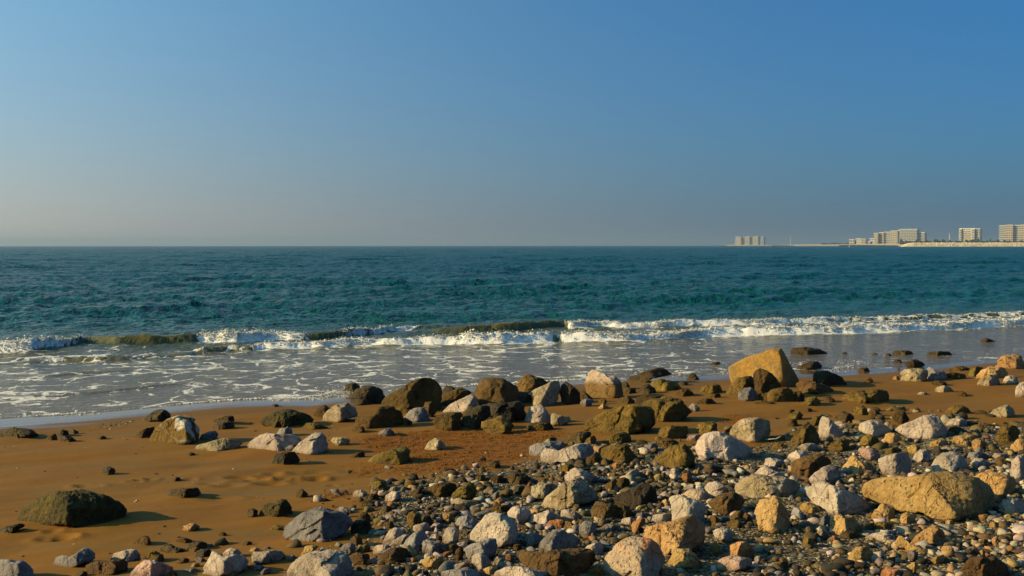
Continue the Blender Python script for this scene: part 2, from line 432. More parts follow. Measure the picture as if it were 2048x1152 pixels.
# outlines of the stones: tile, material, outline, label
ROCK_TEXT = """
F d 0,245 60,240 150,225 210,235 300,245 380,300 320,310 150,325 -40,342 -40,250|long low dark rock beside the foam line, cut off by the frame's edge
F d 570,300 590,265 640,245 690,260 705,300 650,312|dark pointed stone at the back of a small cluster on the open sand
F d 705,290 715,255 750,242 795,265 800,288|dark hump trailing off the back of a small cluster on open sand
F o 460,350 500,305 560,290 580,320 560,350|brown stone at the lit end of a small cluster on the open sand
F d 575,375 600,330 640,310 710,310 765,355 700,372|dark stone with a level top at the front of a small sand cluster
F o 950,347 1000,325 1050,308 1090,320 1060,337|small flat olive chip alone on sand beyond the clustered dark stones
F d 1415,165 1500,110 1580,55 1640,40 1690,42 1735,85 1735,130 1640,150 1560,140|dark tongue of rock behind the white-streaked boulder, close to the foam line
F o 1350,322 1420,275 1500,230 1570,220 1595,245 1540,305 1500,335 1420,338|low olive slab leaning against the sunny end of the white-streaked boulder
A s.7 280,760 330,690 420,600 500,530 610,512 720,525 800,590 830,650 800,740 640,790 420,808 350,790|big brown boulder with white streaks across its top, alone on sand
F k 1040,680 1060,645 1110,630 1165,640 1180,670 1140,702 1090,708|small nearly black stone alone in the middle of the bare sand
F d 1750,770 1790,735 1820,730 1855,750 1830,772|tiny dark stone between footprints and the long thin slab on sand
F d 1700,925 1740,865 1830,845 1920,855 2020,835 2070,860 2060,902 1900,925 1740,942|long thin dark slab lying flat on open sand
Z m.45 33,1040 40,1023 58,1008 80,995 100,986 130,984 152,981 185,985 212,992 222,997 240,1005 251,1017 248,1030 225,1043 180,1050 155,1052 150,1047 110,1046 60,1046|great dark mossy boulder with a scooped side, alone on the sand
A d 670,925 680,900 720,885 770,905 760,922|flat dark chip of rock on sand in front of the weathered plate
G d 0,420 100,395 250,355 330,348 370,365 360,400 250,455 60,500 -40,510 -40,430|dark slab at the frame's edge, just before the great mossy boulder
G g.5 -90,1220 -90,900 60,895 180,905 300,900 370,930 440,1000 500,1090 525,1220|smooth blue-grey boulder cut off by the bottom corner of the frame
G g 765,985 800,900 850,860 960,820 1040,850 1130,815 1200,760 1270,712 1370,745 1450,800 1455,865 1350,905 1150,965 1000,1003 830,1018|grey fluted rock with two peaks beside the dark flat block
Z w 217,1119 228,1106 245,1100 262,1097 274,1100 281,1110 276,1120 260,1123 235,1122|smooth pale oval stone directly behind the dark flat block
G b 1250,1060 1290,985 1380,960 1500,925 1700,905 1860,895 1900,960 1880,1050 1700,1095 1480,1135 1300,1120|dark brown flat block with a level top near the bottom edge
G d 1110,1170 1150,1110 1240,1060 1320,1080 1330,1170|small dark wedge touching the front of the dark flat block
H v 225,935 260,860 340,810 420,750 500,780 600,850 590,925 400,935|mossy pointed stone just behind the pink fluted rock
H d 480,765 540,700 640,660 700,670 760,705 850,730 960,775 850,792 700,795 600,803|dark hump with a long tail behind the mossy pointed stone
H d 900,735 960,670 1050,620 1150,618 1230,650 1230,695 1150,722 1040,742|dark slanting stone with a small white stone at its tip
H v 930,772 980,720 1080,705 1150,740 1110,778 980,788|low green mossy stone under the dark slanting stone
H d 1020,835 1100,760 1180,740 1270,745 1305,790 1200,838 1080,862|dark round-backed stone next to the notched pale boulder
H w 1200,692 1240,655 1300,652 1345,685 1270,700|little white stone at the tip of the dark slanting stone
H o 80,662 160,600 230,560 300,530 360,550 400,600 390,652 280,668 150,670|ribbed brown stone on sand casting a short shadow, behind the mossy hump
H o 730,627 780,580 860,560 950,580 1010,610 900,642 780,642|low speckled olive stone behind the dark slanting stone
H y 830,455 920,380 1010,340 1080,365 1130,402 1010,437 900,464|half-buried sandy yellow stone on the bare sand behind the notched boulder
H o 1400,512 1470,478 1520,490 1540,517 1470,537|tiny pyramid stone on bare sand behind the notched pale boulder
H o 1760,672 1800,630 1870,615 1940,640 1890,682 1800,687|small olive stone with a black shadow behind the stubby pale stone
H p.4 60,1160 120,1080 200,990 290,915 440,905 530,950 650,980 740,1010 760,1050 660,1095 480,1138 300,1170|pink fluted rock with pale ribs near the bottom edge
H w 1140,1095 1170,1010 1230,920 1270,850 1310,765 1360,765 1420,800 1470,850 1540,860 1620,830 1680,815 1780,840 1860,900 1850,985 1750,1055 1600,1085 1400,1140 1240,1160|large pale boulder with a notched top at the bottom of the sand
H w 1480,800 1540,750 1610,715 1700,740 1760,800 1680,830 1560,870 1480,840|pale peak showing through the notch of the notched boulder
I w.2 100,950 150,895 220,900 300,890 350,880 430,890 480,940 420,982 280,1013 180,1013 110,988|stubby pale log-shaped stone with one flat sunlit end
H b 740,967 820,890 880,865 960,880 970,912 850,947|small brown flake on sand between pink rock and notched boulder
H g 1020,922 1100,850 1200,880 1240,912 1130,937|thin grey upright flake beside the notched pale boulder
H y 970,1002 1030,950 1110,950 1130,987 1050,1012|little buff stone on sand below the thin grey flake
H g 760,1075 900,1040 1000,1010 1080,1040 1150,1072 950,1095|low grey stone between the pink rock and the notched boulder
H v 1450,1170 1500,1090 1600,1050 1690,1080 1740,1170|greenish stone tucked under the front of the notched pale boulder
H d 640,1170 700,1050 780,1080 790,1170|dark shard standing up at the tail of the pink fluted rock
I w -20,950 40,940 85,990 60,1055 -20,1065|pale round stone between the notched boulder and the stubby log-shaped stone
I g 60,1045 200,1030 260,1060 160,1102 60,1095|grey flat stone in front of the stubby log-shaped stone
I g 160,1135 250,1070 330,1060 330,1088 230,1140|narrow grey stone at the bottom edge before the stubby stone
I g 200,875 270,840 330,845 280,878|thin grey flat stone on sand behind the stubby log-shaped stone
I y 75,888 130,850 200,860 180,888 100,893|flat buff stone with pale specks behind the stubby log-shaped stone
I w 460,972 500,935 560,930 590,962 540,992|small white stone between the stubby stone and the big rounded boulder
I y 605,950 680,840 740,830 810,840 770,882 660,925|long buff stone leaning behind the big pale rounded boulder
I w 800,905 840,850 910,880 880,910|pale peak peeping over the crest of the big pale rounded boulder
I w.65 495,1180 500,1090 540,1020 620,960 700,920 800,895 930,880 1030,890 1110,930 1150,990 1170,1060 1165,1210 495,1210|big pale rounded boulder with a dimpled face at the bottom edge
I g.55 440,715 470,640 540,570 640,510 740,455 830,440 930,450 1020,475 1110,530 1165,590 1120,645 1050,690 960,750 880,795 780,792 640,777 520,757|big grey angular boulder with chiselled faces where sand meets shingle
I m.6 180,522 200,450 240,405 310,385 370,400 372,370 430,358 490,360 510,420 540,500 400,523 260,538|dark mossy block with a stepped top on sand behind the angular boulder
I d 60,528 85,460 140,445 180,470 175,513 100,538|small dark stone touching the end of the stepped mossy block
I o.5 575,327 590,270 625,238 680,275 710,302 660,327 610,334|neat little pyramid-shaped stone alone on the open sand
I o 780,372 820,350 880,340 930,365 850,382|flat olive stone lying beside a patch of orange sand pellets
I v 290,667 340,625 400,620 470,630 450,658 350,674|low olive stone just ahead of the big grey angular boulder
I k 1150,645 1190,580 1260,555 1330,590 1370,660 1340,725 1230,735 1160,700|black shaded stone against the shadow side of the big angular boulder
I o 1190,562 1240,510 1300,485 1345,530 1350,572 1280,592|mustard brown stone resting on top of the black shaded stone
I g 980,462 1030,430 1090,430 1160,470 1180,497 1080,487|low grey stone showing behind the crest of the big angular boulder
I d 1450,492 1470,430 1510,415 1590,450 1590,487|dark lump alone on sand at the edge of the shingle
I b 1145,965 1160,920 1230,900 1330,925 1345,995 1300,1020 1170,1030|square brown stone between the two biggest pale boulders at the bottom
I v 1195,885 1240,840 1310,815 1350,850 1340,912 1250,910|olive stone sitting on the square brown stone
I g 1010,872 1080,820 1140,800 1190,830 1200,902 1120,927|dark grey stone behind the crest of the dimpled rounded boulder
I b 1140,795 1160,740 1210,720 1260,760 1270,817 1220,837|small upright brown stone beneath the black shaded stone
I w 1460,805 1500,720 1560,660 1610,643 1700,670 1730,720 1650,765 1590,815 1500,830|pale faceted stone with a peaked top amid the grey shingle
I w 1550,855 1590,780 1660,735 1720,720 1745,755 1690,815 1620,860|pale slanting stone propped in front of the faceted peaked stone
I g 1640,855 1720,770 1800,700 1890,665 1940,700 1950,775 1900,845 1820,895 1740,885|long grey stone tilted up behind the long rough brown stone
I b 1415,995 1450,930 1560,870 1660,850 1760,870 1760,935 1660,985 1560,1035 1450,1040|long rough brown stone lying across the shingle near the bottom
I w 1370,862 1430,830 1520,830 1590,860 1560,912 1460,932 1380,905|bluish white stone above the long rough brown stone
I w 1800,692 1815,625 1880,595 1950,600 1985,660 1930,670 1850,695|pale blunt stone behind the long tilted grey stone
J y 0,995 60,950 140,935 220,960 280,1010 260,1065 180,1075 60,1045|knobbly yellow stone amid the grey stones near the bottom edge
J g 0,865 30,790 80,775 150,790 220,830 240,885 180,915 80,915|purplish grey stone behind the knobbly yellow stone
J w 220,795 240,670 290,645 370,650 410,700 390,775 310,835 240,845|pale upright block with a lit facet, beside the pale sloping boulder
J w 90,775 110,720 160,710 220,730 220,795 140,805|small bluish white stone leaning on the pale upright block
J p 100,642 150,600 220,605 240,642 180,672|small mauve stone behind the pale upright block
I v 1720,585 1730,510 1790,485 1860,510 1880,575 1830,625 1770,640|bumpy olive green stone at the edge of sand and pale shingle
I d 1880,565 1900,510 1960,505 2000,575 1950,605 1900,605|dark stone joined to the bumpy olive green stone
I w 1480,562 1500,520 1550,505 1610,545 1570,577|small white stone on sand behind the faceted peaked stone
I w 1410,612 1460,570 1520,575 1480,622|flat white stone on sand near the black shaded stone
I b 1470,632 1500,590 1580,585 1605,627 1540,642|smooth brown pebble on sand behind the faceted peaked stone
I w 1160,317 1180,270 1240,250 1305,270 1320,312 1250,332|pale stone at the outer tip of the olive rubble on sand
I v 1330,232 1380,190 1440,155 1500,180 1540,230 1510,262 1420,267|craggy olive stone at the outer tip of the rubble on sand
I w 1495,377 1510,310 1570,270 1680,280 1680,332 1600,357|pale bent stone among the olive rubble at the sand's edge
I w 1540,257 1560,225 1610,218 1640,250 1600,272|small pale stone on top of the pale bent stone
I g 1640,272 1680,220 1720,225 1725,272|small grey wedge beside the pale bent stone
I o 1310,347 1350,300 1420,295 1440,342 1380,362|brownish low stone in front of the craggy olive stone
I o 1690,202 1760,160 1840,185 1850,242 1750,247|rounded brown stone behind the pale bent stone in the rubble
I o 1740,302 1790,260 1880,235 1900,282 1800,312|flat brown stone next to the pale bent stone in the rubble
I k 1735,132 1770,85 1830,95 1850,132 1790,152|black stone with a white fleck at the back of the rubble tip
I o 1250,402 1270,370 1340,380 1370,407 1310,417|small flat olive stone on sand between rubble tip and angular boulder
I g 1380,412 1400,370 1450,370 1470,402 1420,427|small grey stone on sand beside the flat olive one
J v.6 305,372 340,300 400,240 500,180 540,190 590,270 570,332 430,347|olive peak of rock with a pale crumpled slab at its foot
J h 310,372 400,340 440,360 600,380 610,402 500,425 430,455 350,430|pale crumpled slab lying at the foot of the olive peak
J o 70,242 150,200 280,180 370,200 350,282 260,310 110,305|flat dark mottled slab behind the olive peak
J w.75 490,785 530,700 590,620 650,560 690,490 780,485 850,505 930,540 990,580 1015,650 1000,735 960,795 850,835 720,845 560,815|big pale sloping boulder with a cream edge in the grey shingle
J g 460,875 520,820 640,790 720,750 790,760 810,830 780,915 700,965 620,965 520,995 490,935|grey saddle-shaped stone leaning on the front of the pale sloping boulder
J w.5 530,1045 540,960 580,920 640,910 690,960 740,1000 720,1065 650,1085 590,1090|pale egg-shaped stone with a shaded flank below the grey saddle stone
J y 650,1085 700,1055 770,1055 800,1090 760,1135 690,1115|small yellow stone at the foot of the pale egg-shaped stone
J w 740,1180 800,1100 900,1060 1000,1050 1130,1070 1250,1100 1350,1090 1400,1130 1400,1210 740,1210|wide grey-white boulder at the bottom edge under the brown boulder
J g 170,1180 240,1100 360,1085 520,1085 680,1110 720,1152 725,1210 170,1210|wide dull grey boulder at the bottom edge under the flat pale stone
J w 275,1090 340,1035 460,1005 520,1010 525,1065 460,1085|flat-topped pale stone just above the wide dull grey boulder
J y 230,562 240,510 290,490 350,510 340,572 290,592|cream stone behind the mottled grey stone near the pale sloping boulder
J g 345,605 370,550 450,520 540,540 610,590 560,655 460,670 370,645|mottled grey stone leaning behind the pale sloping boulder
J w.4 905,492 940,440 1010,430 1100,450 1150,480 1130,535 1090,605 1040,630 990,560 920,535|white stone half shaded by the pale sloping boulder
J w 1090,565 1140,520 1250,500 1320,470 1400,510 1440,540 1400,595 1300,625 1200,615 1110,595|flat pale rough stone in front of the tall grey pyramid rock
J w 1435,505 1470,465 1560,460 1640,500 1690,540 1640,575 1540,590 1470,555|pale rounded stone at the foot of the tall grey pyramid rock
J r 1305,625 1340,580 1420,565 1500,580 1510,635 1420,665 1330,650|orange-tinged stone above the blue-grey wedge
J b 1500,582 1580,600 1640,660 1560,685 1480,655|brown stone tucked against the orange-tinged stone
J g.3 1205,885 1240,800 1320,720 1420,660 1500,665 1580,730 1640,780 1610,855 1480,890 1330,910 1230,925|smooth blue-grey wedge of rock above the long brown boulder
J g 1060,795 1080,730 1150,705 1230,720 1260,760 1220,825 1130,855|mottled round stone beside the smooth blue-grey wedge
J b.55 970,925 1010,885 1080,880 1160,910 1280,920 1400,890 1560,865 1660,870 1760,900 1820,960 1800,1060 1600,1160 1400,1160 1200,1085 1090,1065 1000,995|long dark brown boulder with a greenish nose at the bottom edge
J w 1690,880 1740,830 1860,800 1895,830 1890,905 1800,925 1730,910|pale grey stone between the blue-grey wedge and the orange-stained boulder
J g 1640,645 1680,590 1740,578 1820,610 1830,685 1790,740 1700,725 1650,695|round blue-grey cobble above the pale grey stone
J g 1870,655 1920,615 2010,620 2060,660 2040,705 1930,705|flat blue-grey cobble under the brown block
J h 1790,592 1860,545 1920,570 1920,612 1840,630|small cream stone touching the bottom of the brown block
J b.55 1780,535 1785,460 1830,385 1960,400 2040,440 2060,525 1940,575 1840,555|chunky brown block behind the flat blue-grey cobble
L o 360,135 380,60 430,45 560,110 640,180 670,255 560,285 420,265|dark olive stone attached to the shaded end of the chunky brown block
J h.6 1220,425 1300,340 1400,260 1500,190 1570,140 1650,125 1720,180 1780,240 1840,300 1830,350 1700,365 1600,395 1450,455 1300,445|tall grey pyramid rock with a ridged face in the middle of the shingle
J w 1500,180 1500,110 1540,60 1600,30 1680,45 1740,85 1830,120 1850,170 1780,195 1720,185|white stone showing behind the tip of the tall grey pyramid rock
J h 1145,315 1150,230 1220,195 1350,190 1420,215 1420,265 1340,315 1250,360 1170,355|blocky buff stone beside the tall grey pyramid rock
J r 760,402 770,370 830,335 880,380 870,412 800,427|small orange brown stone behind the crest of the pale sloping boulder
J o 700,475 760,430 920,410 930,475 880,505 780,495|flat orange-olive slab directly behind the pale sloping boulder
J g 730,372 740,310 800,270 830,300 810,342|small grey pointed stone behind the flat orange-olive slab
J g 680,282 740,255 800,265 760,302|small grey flat stone behind the small pointed one
J y 590,202 620,165 690,180 720,215 660,227|small bright yellow stone behind the olive peak
J o 720,152 780,105 850,110 890,180 830,192|rounded olive stone at the sandy edge of the rubble behind the olive peak
J d 880,132 960,85 1080,90 1140,140 1060,192 950,202|wide dark stone at the rubble's sandy edge behind the buff block
J d 950,302 980,230 1060,215 1110,260 1070,302|dark little stone between the buff block and the small pointed stone
J v 1205,167 1250,135 1310,140 1300,187 1230,192|small olive pebble behind the blocky buff stone
J r 1095,212 1130,175 1165,180 1130,217|tiny brick-red stone behind the blocky buff stone
J o 360,152 430,120 500,150 480,187 400,187|low brown stone on the rubble behind the flat mottled slab
J o 540,152 600,100 670,120 680,172|knobby brown stone with a pale cap behind the olive peak
J b 250,872 320,820 400,830 390,882 300,907|brown stone under the pale upright block
J o 340,955 380,870 430,850 460,900 430,985 380,975|olive wedge between the grey saddle stone and the knobbly yellow stone
J r 875,1005 890,930 930,930 990,980 960,1025|small rust-orange stone at the nose of the long brown boulder
J w 755,995 800,945 870,970 870,1035 800,1045|small white cobble beside the pale egg-shaped stone
J y 810,862 860,820 920,830 900,872|small ochre pebble under the pale sloping boulder
J o 940,872 980,820 1050,820 1060,872 990,890|round olive cobble between the sloping boulder and the blue-grey wedge
J v 1700,1170 1740,1090 1810,1060 1890,1080 1895,1170|buff-green stone at the bottom edge beside the orange-stained boulder
L q.6 205,1000 220,880 280,740 400,650 500,600 600,550 720,565 880,610 1000,670 1080,760 1110,900 1090,1005 1000,1090 880,1160 880,1215 260,1215 220,1090|big round cream boulder with orange stains at the bottom edge
L y.6 735,500 770,430 850,390 980,400 1150,350 1300,310 1420,270 1520,235 1600,280 1690,370 1720,480 1700,610 1600,700 1450,750 1250,770 1150,860 1100,790 1020,660 900,610 780,590|pitted yellow boulder leaning behind the orange-stained boulder
L y 1155,935 1180,850 1240,770 1350,745 1480,755 1580,810 1650,880 1680,935 1620,1010 1400,1050 1250,1020|smooth yellow loaf-shaped stone below the pitted yellow boulder
K w.55 1115,800 1160,760 1300,745 1450,780 1600,830 1700,880 1720,950 1700,1040 1730,1140 1720,1260 1600,1260 1500,1150 1300,1180 1180,1130 1180,1000 1150,900|large white rock with two lobes behind the pitted yellow boulder
K w 830,1085 900,1060 1150,1040 1200,1145 1000,1210 820,1160|flat white slab at the foot of the two-lobed white rock
L r 620,392 660,320 760,280 830,290 820,372 730,445 720,540 650,475|orange-brown dished stone against the pitted yellow boulder
L w 430,365 490,290 560,260 640,260 660,335 580,375 500,395|pale veined stone behind the orange-brown dished stone
L h 40,335 110,275 190,265 240,320 220,375 130,380|pale buff pebble below the chunky brown block
L g 160,435 200,375 290,365 400,400 460,450 420,487 280,497|flat dark blue-grey cobble below the pale buff pebble
L g 680,255 710,200 800,190 880,240 870,295 780,305|blue-grey cobble behind the orange-brown dished stone
L v 670,152 740,100 830,70 900,90 900,152 800,182|dark green smooth stone behind the blue-grey cobble
L b 910,145 960,90 1030,90 1040,165|small brown stone next to the dark green smooth stone
L y 1060,62 1090,10 1140,-10 1190,40 1230,145 1180,155 1110,115|upright orange-yellow stone leaning on the two-lobed white rock
L o 1040,205 1050,150 1110,150 1150,205|small olive pebble at the foot of the upright orange-yellow stone
K k.6 230,805 300,730 420,690 560,610 700,570 770,560 850,640 930,760 940,870 880,940 700,930 500,910 300,880|dark brown ridge-backed rock in shade amid the small white pebbles
K o 870,692 950,650 1080,650 1150,690 1080,742 950,745|flat dark olive stone beside the ridge-backed dark rock
K g 1160,682 1230,650 1370,660 1370,722 1260,747|flat grey stone just behind the two-lobed white rock
K q 1340,735 1430,670 1540,640 1640,630 1720,690 1880,770 1760,845 1650,835 1540,795|blue-grey rock with rust-red patches behind the two-lobed white rock
K w 1360,622 1400,580 1500,560 1600,590 1550,622 1450,632 1390,655|flat white stone behind the rust-patched rock
M w 45,685 100,620 200,600 260,640 330,690 270,755 190,790 120,745|pale stone with a pitted flank beside the broad pale-green slab
K r 1310,442 1350,380 1420,375 1480,420 1510,502 1420,525 1340,520|orange lump among small white pebbles behind the rust-patched rock
K w 1140,352 1170,310 1230,300 1270,360 1320,400 1260,465 1190,465 1130,402|lumpy white stone next to the orange lump
K y 1490,412 1520,340 1570,320 1640,350 1640,402 1560,420|small cream-yellow stone behind the orange lump
K w 1605,495 1600,430 1700,410 1820,410 1830,465 1730,495|white brick-like stone with one bright face past the orange lump
K w 345,445 430,390 520,330 600,300 650,370 640,455 560,485 440,485|bluish white jagged stone above the two olive lumps
K o 240,645 250,530 300,470 400,460 480,500 480,595 380,625|rounded olive lump under the bluish white jagged stone
K o 60,645 90,570 170,510 240,470 270,520 220,605 180,690 90,700|narrow olive lump beside the ridge-backed dark rock's end
K r 180,262 210,220 270,200 350,240 390,290 320,320 220,315|smooth orange-brown cobble in front of a shaded olive boulder
K v 380,365 430,290 500,250 550,280 520,335|small green stone behind the bluish white jagged stone
K g 640,385 680,330 760,330 800,370 730,425 660,425|small round grey stone between jagged white stone and scored olive boulder
K w 970,292 1010,255 1070,290 1110,340 1060,362 990,342|small pinkish white stone at the foot of the scored olive boulder
K v 960,475 1000,380 1060,370 1070,420 1000,517|small olive wedge pointing up beside the lumpy white stone
K v 120,445 150,390 210,370 320,400 320,455 200,475|greenish stone above the narrow olive lump
K y 640,222 670,180 710,200 690,242|tiny cream pebble ahead of the scored olive boulder
K o 700,245 740,170 800,200 800,265|small brown lump against the scored olive boulder
K h 1110,575 1150,530 1210,560 1220,605 1140,605|small buff pebble among tiny white pebbles behind the ridge-backed rock
Z v.7 1304,934 1306,922 1315,911 1330,900 1348,892 1366,890 1375,897 1384,908 1386,925 1375,937 1350,938 1325,937|scored olive boulder with a diagonal groove next to the brightest white boulder
C b.5 5,300 40,240 100,200 200,183 300,195 370,235 420,300 430,340 410,410 340,470 200,480 70,470 20,410|dark brown domed boulder in the middle of the boulder row by the water
C b.4 425,260 470,190 540,143 600,170 700,205 770,235 720,275 640,310 550,345 440,320|brown boulder with a pointed top behind the grey-tan boulder
C h.4 540,350 620,300 700,270 770,230 860,225 870,290 870,370 800,450 700,480 590,460 580,425 600,370|grey-tan boulder with a shaded lower half in the row by the water
C d 870,330 890,270 930,235 990,270 1060,330 1070,405 1000,460 900,450|dark grey boulder against the grey-tan boulder in the waterside row
C T.75 1105,180 1140,130 1200,97 1250,110 1300,140 1380,170 1420,180 1480,230 1505,280 1490,345 1430,390 1280,405 1200,380 1130,290 1110,230|egg-like boulder with a white top and brown base by the water
C d 1500,295 1500,240 1540,220 1590,275 1540,300|small dark peak just past the white-topped boulder
C o 1500,315 1560,280 1650,300 1640,335 1540,350|low brown stone behind the shadow of the white-topped boulder
C d 1650,335 1700,280 1770,250 1830,290 1860,345 1750,355|dark triangular rock between the white-topped boulder and mustard one
D v 0,450 60,415 140,400 220,430 300,470 340,505 260,530 100,530 20,495|mustard hump on the wet sand's edge past the dark triangular rock
C d 1560,210 1600,160 1640,170 1720,130 1800,110 1880,80 1960,95 2010,145 1950,165 1820,185 1720,225 1640,245 1580,240|sprawling dark reef rock at the edge of the swash, foam behind
C o 1635,455 1660,385 1760,362 1900,375 1900,405 1750,425 1700,480|mustard stone attached to the back of the dark-sided block
Z v.45 1283,820 1290,804 1310,799 1340,797 1364,797 1374,809 1387,824 1365,836 1341,847 1320,844 1300,839 1288,832|squarish brown block with a steep black shadow side on sand
C v.75 1110,715 1150,640 1230,590 1330,540 1450,500 1560,480 1700,475 1780,500 1800,560 1790,655 1720,710 1600,730 1480,760 1350,772 1200,768|large mustard pitted boulder slanting up in the middle of the beach
C w.6 505,635 530,540 550,480 680,472 720,500 780,570 780,635 640,657|pale block with one bright face in front of the boulder row
C h.35 775,645 780,560 810,545 870,570 960,580 980,625 860,675 790,667|small two-tone stone with a white broken face near the pale block
C v 65,655 90,615 180,595 270,580 350,610 400,670 350,740 200,765 100,728|mustard drum-shaped rock in front of the dark domed boulder
C o 1260,455 1265,410 1320,385 1350,430 1310,455|small mustard stone at the foot of the white-topped boulder
C y 1240,495 1310,445 1385,485 1320,500|flat tan stone on sand below the white-topped boulder
C g 1080,415 1150,395 1210,410 1190,475 1130,478 1070,445|grey mottled stone between dark grey boulder and white-topped boulder
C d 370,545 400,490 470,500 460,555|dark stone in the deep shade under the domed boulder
C d 910,835 980,770 1080,740 1190,745 1190,805 1060,867 960,877|dark slab in front of the large mustard pitted boulder
C v 1105,855 1150,800 1220,775 1240,830 1200,887|mustard wedge beside the dark slab under the pitted boulder
C v 1285,835 1380,790 1510,735 1570,770 1590,835 1500,867 1380,867|slanting mustard stone just under the large pitted boulder
C w.7 670,1030 690,930 740,900 850,930 950,900 1060,860 1160,860 1210,930 1200,990 1100,1030 960,1030 830,1020 720,1070|long pale grey rock with a saddle at the edge of the orange sand
C g 550,965 560,880 640,850 780,835 880,830 940,880 850,935 700,967 600,997|dull grey rock lying behind the long saddle-backed pale rock
C v 1300,997 1310,920 1370,870 1440,880 1540,870 1600,920 1680,1015 1600,1060 1440,1060|shaded olive boulder with a mustard flank past the long pale rock
C o 1135,1045 1150,990 1220,970 1280,1010 1260,1077 1180,1087|small mossy stone in front of the long saddle-backed pale rock
C y 1200,965 1210,890 1320,880 1330,935 1240,987|dim buff stone wedged between long pale rock and shaded olive boulder
C d 110,1095 150,1050 210,1030 260,1080 220,1105|dark cone-shaped stone at the near edge of the orange sand
D v.35 90,965 100,890 220,880 370,890 375,965 300,1020 130,1012|mustard block in shadow between pitted boulder and white boulder
D v.7 465,945 480,870 560,850 640,845 680,870 695,935 640,972 530,977|olive stone with a pointed ear behind the brightest white boulder
D p 360,1025 400,980 500,970 530,1000 450,1037|mauve crusted stone in front of the olive stone with an ear
D v 20,1065 90,1010 190,1010 300,1050 200,1097 70,1102|low greenish slab below the shadowed mustard block
C g 1700,925 1740,870 1830,850 1880,880 1820,937|small grey-green stone between shaded olive boulder and scored boulder
C v 850,1160 880,1080 960,1060 1010,1090 980,1160|mossy round stone in front of the long pale rock
C o 660,855 720,800 830,790 830,835 740,857|half-buried stone draped in sand behind the dull grey rock
D Y.72 790,280 900,220 1030,160 1160,130 1200,100 1280,80 1345,90 1400,180 1460,300 1490,350 1540,410 1490,480 1380,490 1250,440 1150,440 840,440 810,370|huge tilted yellow block by the water with a flat sunlit face
D v.6 760,575 790,520 830,440 900,400 980,380 1060,385 1070,450 1070,505 1000,545 880,577|olive brown rock leaning on the foot of the huge tilted block
D o.35 1040,390 1080,330 1140,297 1200,320 1260,370 1320,460 1340,505 1200,567 1110,597 1080,500 1060,400|dark spiked rock standing before the huge tilted block
D g 890,595 910,540 960,495 1030,485 1085,520 1100,605 1050,630 930,632|blue-grey pitted stone in front of the dark spiked rock
D v.4 1200,605 1200,550 1260,510 1370,487 1450,520 1480,560 1470,625 1380,645 1250,647|mustard round rock in front of the huge tilted block
D o 1470,625 1480,540 1540,530 1580,580 1570,637|dark knobbly stone touching the mustard round rock
D b 1485,465 1540,425 1640,430 1780,460 1870,510 1830,555 1700,532 1560,527|long tan-nosed rock in the shadow of the huge tilted block
D k.2 1685,425 1700,350 1760,310 1850,340 1950,380 2025,445 1940,475 1800,485|black shark-fin rock on wet sand past the huge tilted block
D d 1475,292 1560,260 1620,235 1700,225 1755,275 1680,295 1580,315|dark jagged rock at the swash edge behind the shark-fin rock
D d 1450,105 1480,85 1600,85 1720,95 1830,140 1720,160 1600,160 1460,160|long flat weedy rock lying in the shallow water behind the huge block
D d 1960,142 1990,125 2025,145 1985,158|tiny rock poking from the water past the long weedy rock
D d 355,398 420,345 460,350 505,392 440,410|small dark peak mirrored in wet sand near the reef rock
D d 290,452 320,415 390,447 330,468|little dark stone on wet sand behind the mustard hump
D d 600,252 680,225 720,240 700,264 620,267|small weedy rock in the swash ahead of the huge tilted block
D v 480,548 540,480 640,455 710,470 730,522 600,545|speckled mustard stone on sand between the hump and the huge block
D o 550,592 640,560 700,550 725,582 640,600|low sand-coloured stone in front of the speckled mustard stone
D o 460,642 540,600 620,605 700,657 600,664|low dark-ended stone on sand behind a grey chip
D o 240,562 290,510 360,497 430,535 450,572 330,580|brown stone in front of the mustard hump
D g 390,692 440,650 520,700 480,734|grey chip behind the black side of the squarish block
D o 1060,642 1120,620 1250,640 1350,667 1200,670|flat olive ledge flush with sand below the mustard round rock
D v 1550,652 1620,600 1700,580 1740,630 1730,674 1640,669|mustard stone with a steep end on sand past the round rock
D o 1760,612 1790,580 1860,590 1900,620 1830,644|small weedy stone between steep-ended stone and broad flat rock
E v 120,685 170,640 250,600 400,590 560,575 600,640 590,695 440,705 270,715|broad flat olive rock lying on the open sand
D o 1380,747 1400,715 1480,720 1480,749|tiny mustard stone at the back of three in a row on sand
D v 1380,802 1430,750 1510,730 1560,770 1540,804 1450,820|middle olive stone of three in a row on sand
D o 1390,882 1440,815 1490,820 1520,872 1440,885|front brown stone of three in a row behind the olive cone
D d 1570,717 1620,697 1660,715 1620,734|small dark chip alone on sand beyond three stones in a row
D v 1640,865 1660,790 1750,780 1760,830 1700,885|greenish grey stone leaning behind the grey fang-shaped rock
D w.55 1720,925 1725,840 1760,780 1820,800 1900,870 1990,950 1970,1007 1880,1012 1800,1017 1740,985|grey fang-shaped rock with a shaded slope at the edge of the shingle
D v.5 1420,1035 1480,970 1560,880 1620,845 1680,880 1740,960 1740,1045 1600,1090 1480,1100|olive cone of rock beside the grey fang-shaped rock
D h.6 790,955 850,880 940,820 1020,795 1120,805 1210,840 1215,965 1150,1040 1040,1045 920,1010|pale tan boulder with a black shaded flank behind the brightest white boulder
Z W.35 1391,896 1395,882 1410,868 1428,864 1445,868 1470,878 1490,890 1503,900 1497,910 1470,920 1445,918 1430,920 1408,917 1396,907|brightest white boulder, peaked, with a bluish shaded slope
D w 1880,842 1940,832 2000,865 1980,894 1900,874|small white stone between the grey fang and the dark knob
D w 1480,1115 1560,1070 1640,1060 1730,1070 1740,1125 1600,1147|flat pale stone in front of the olive cone
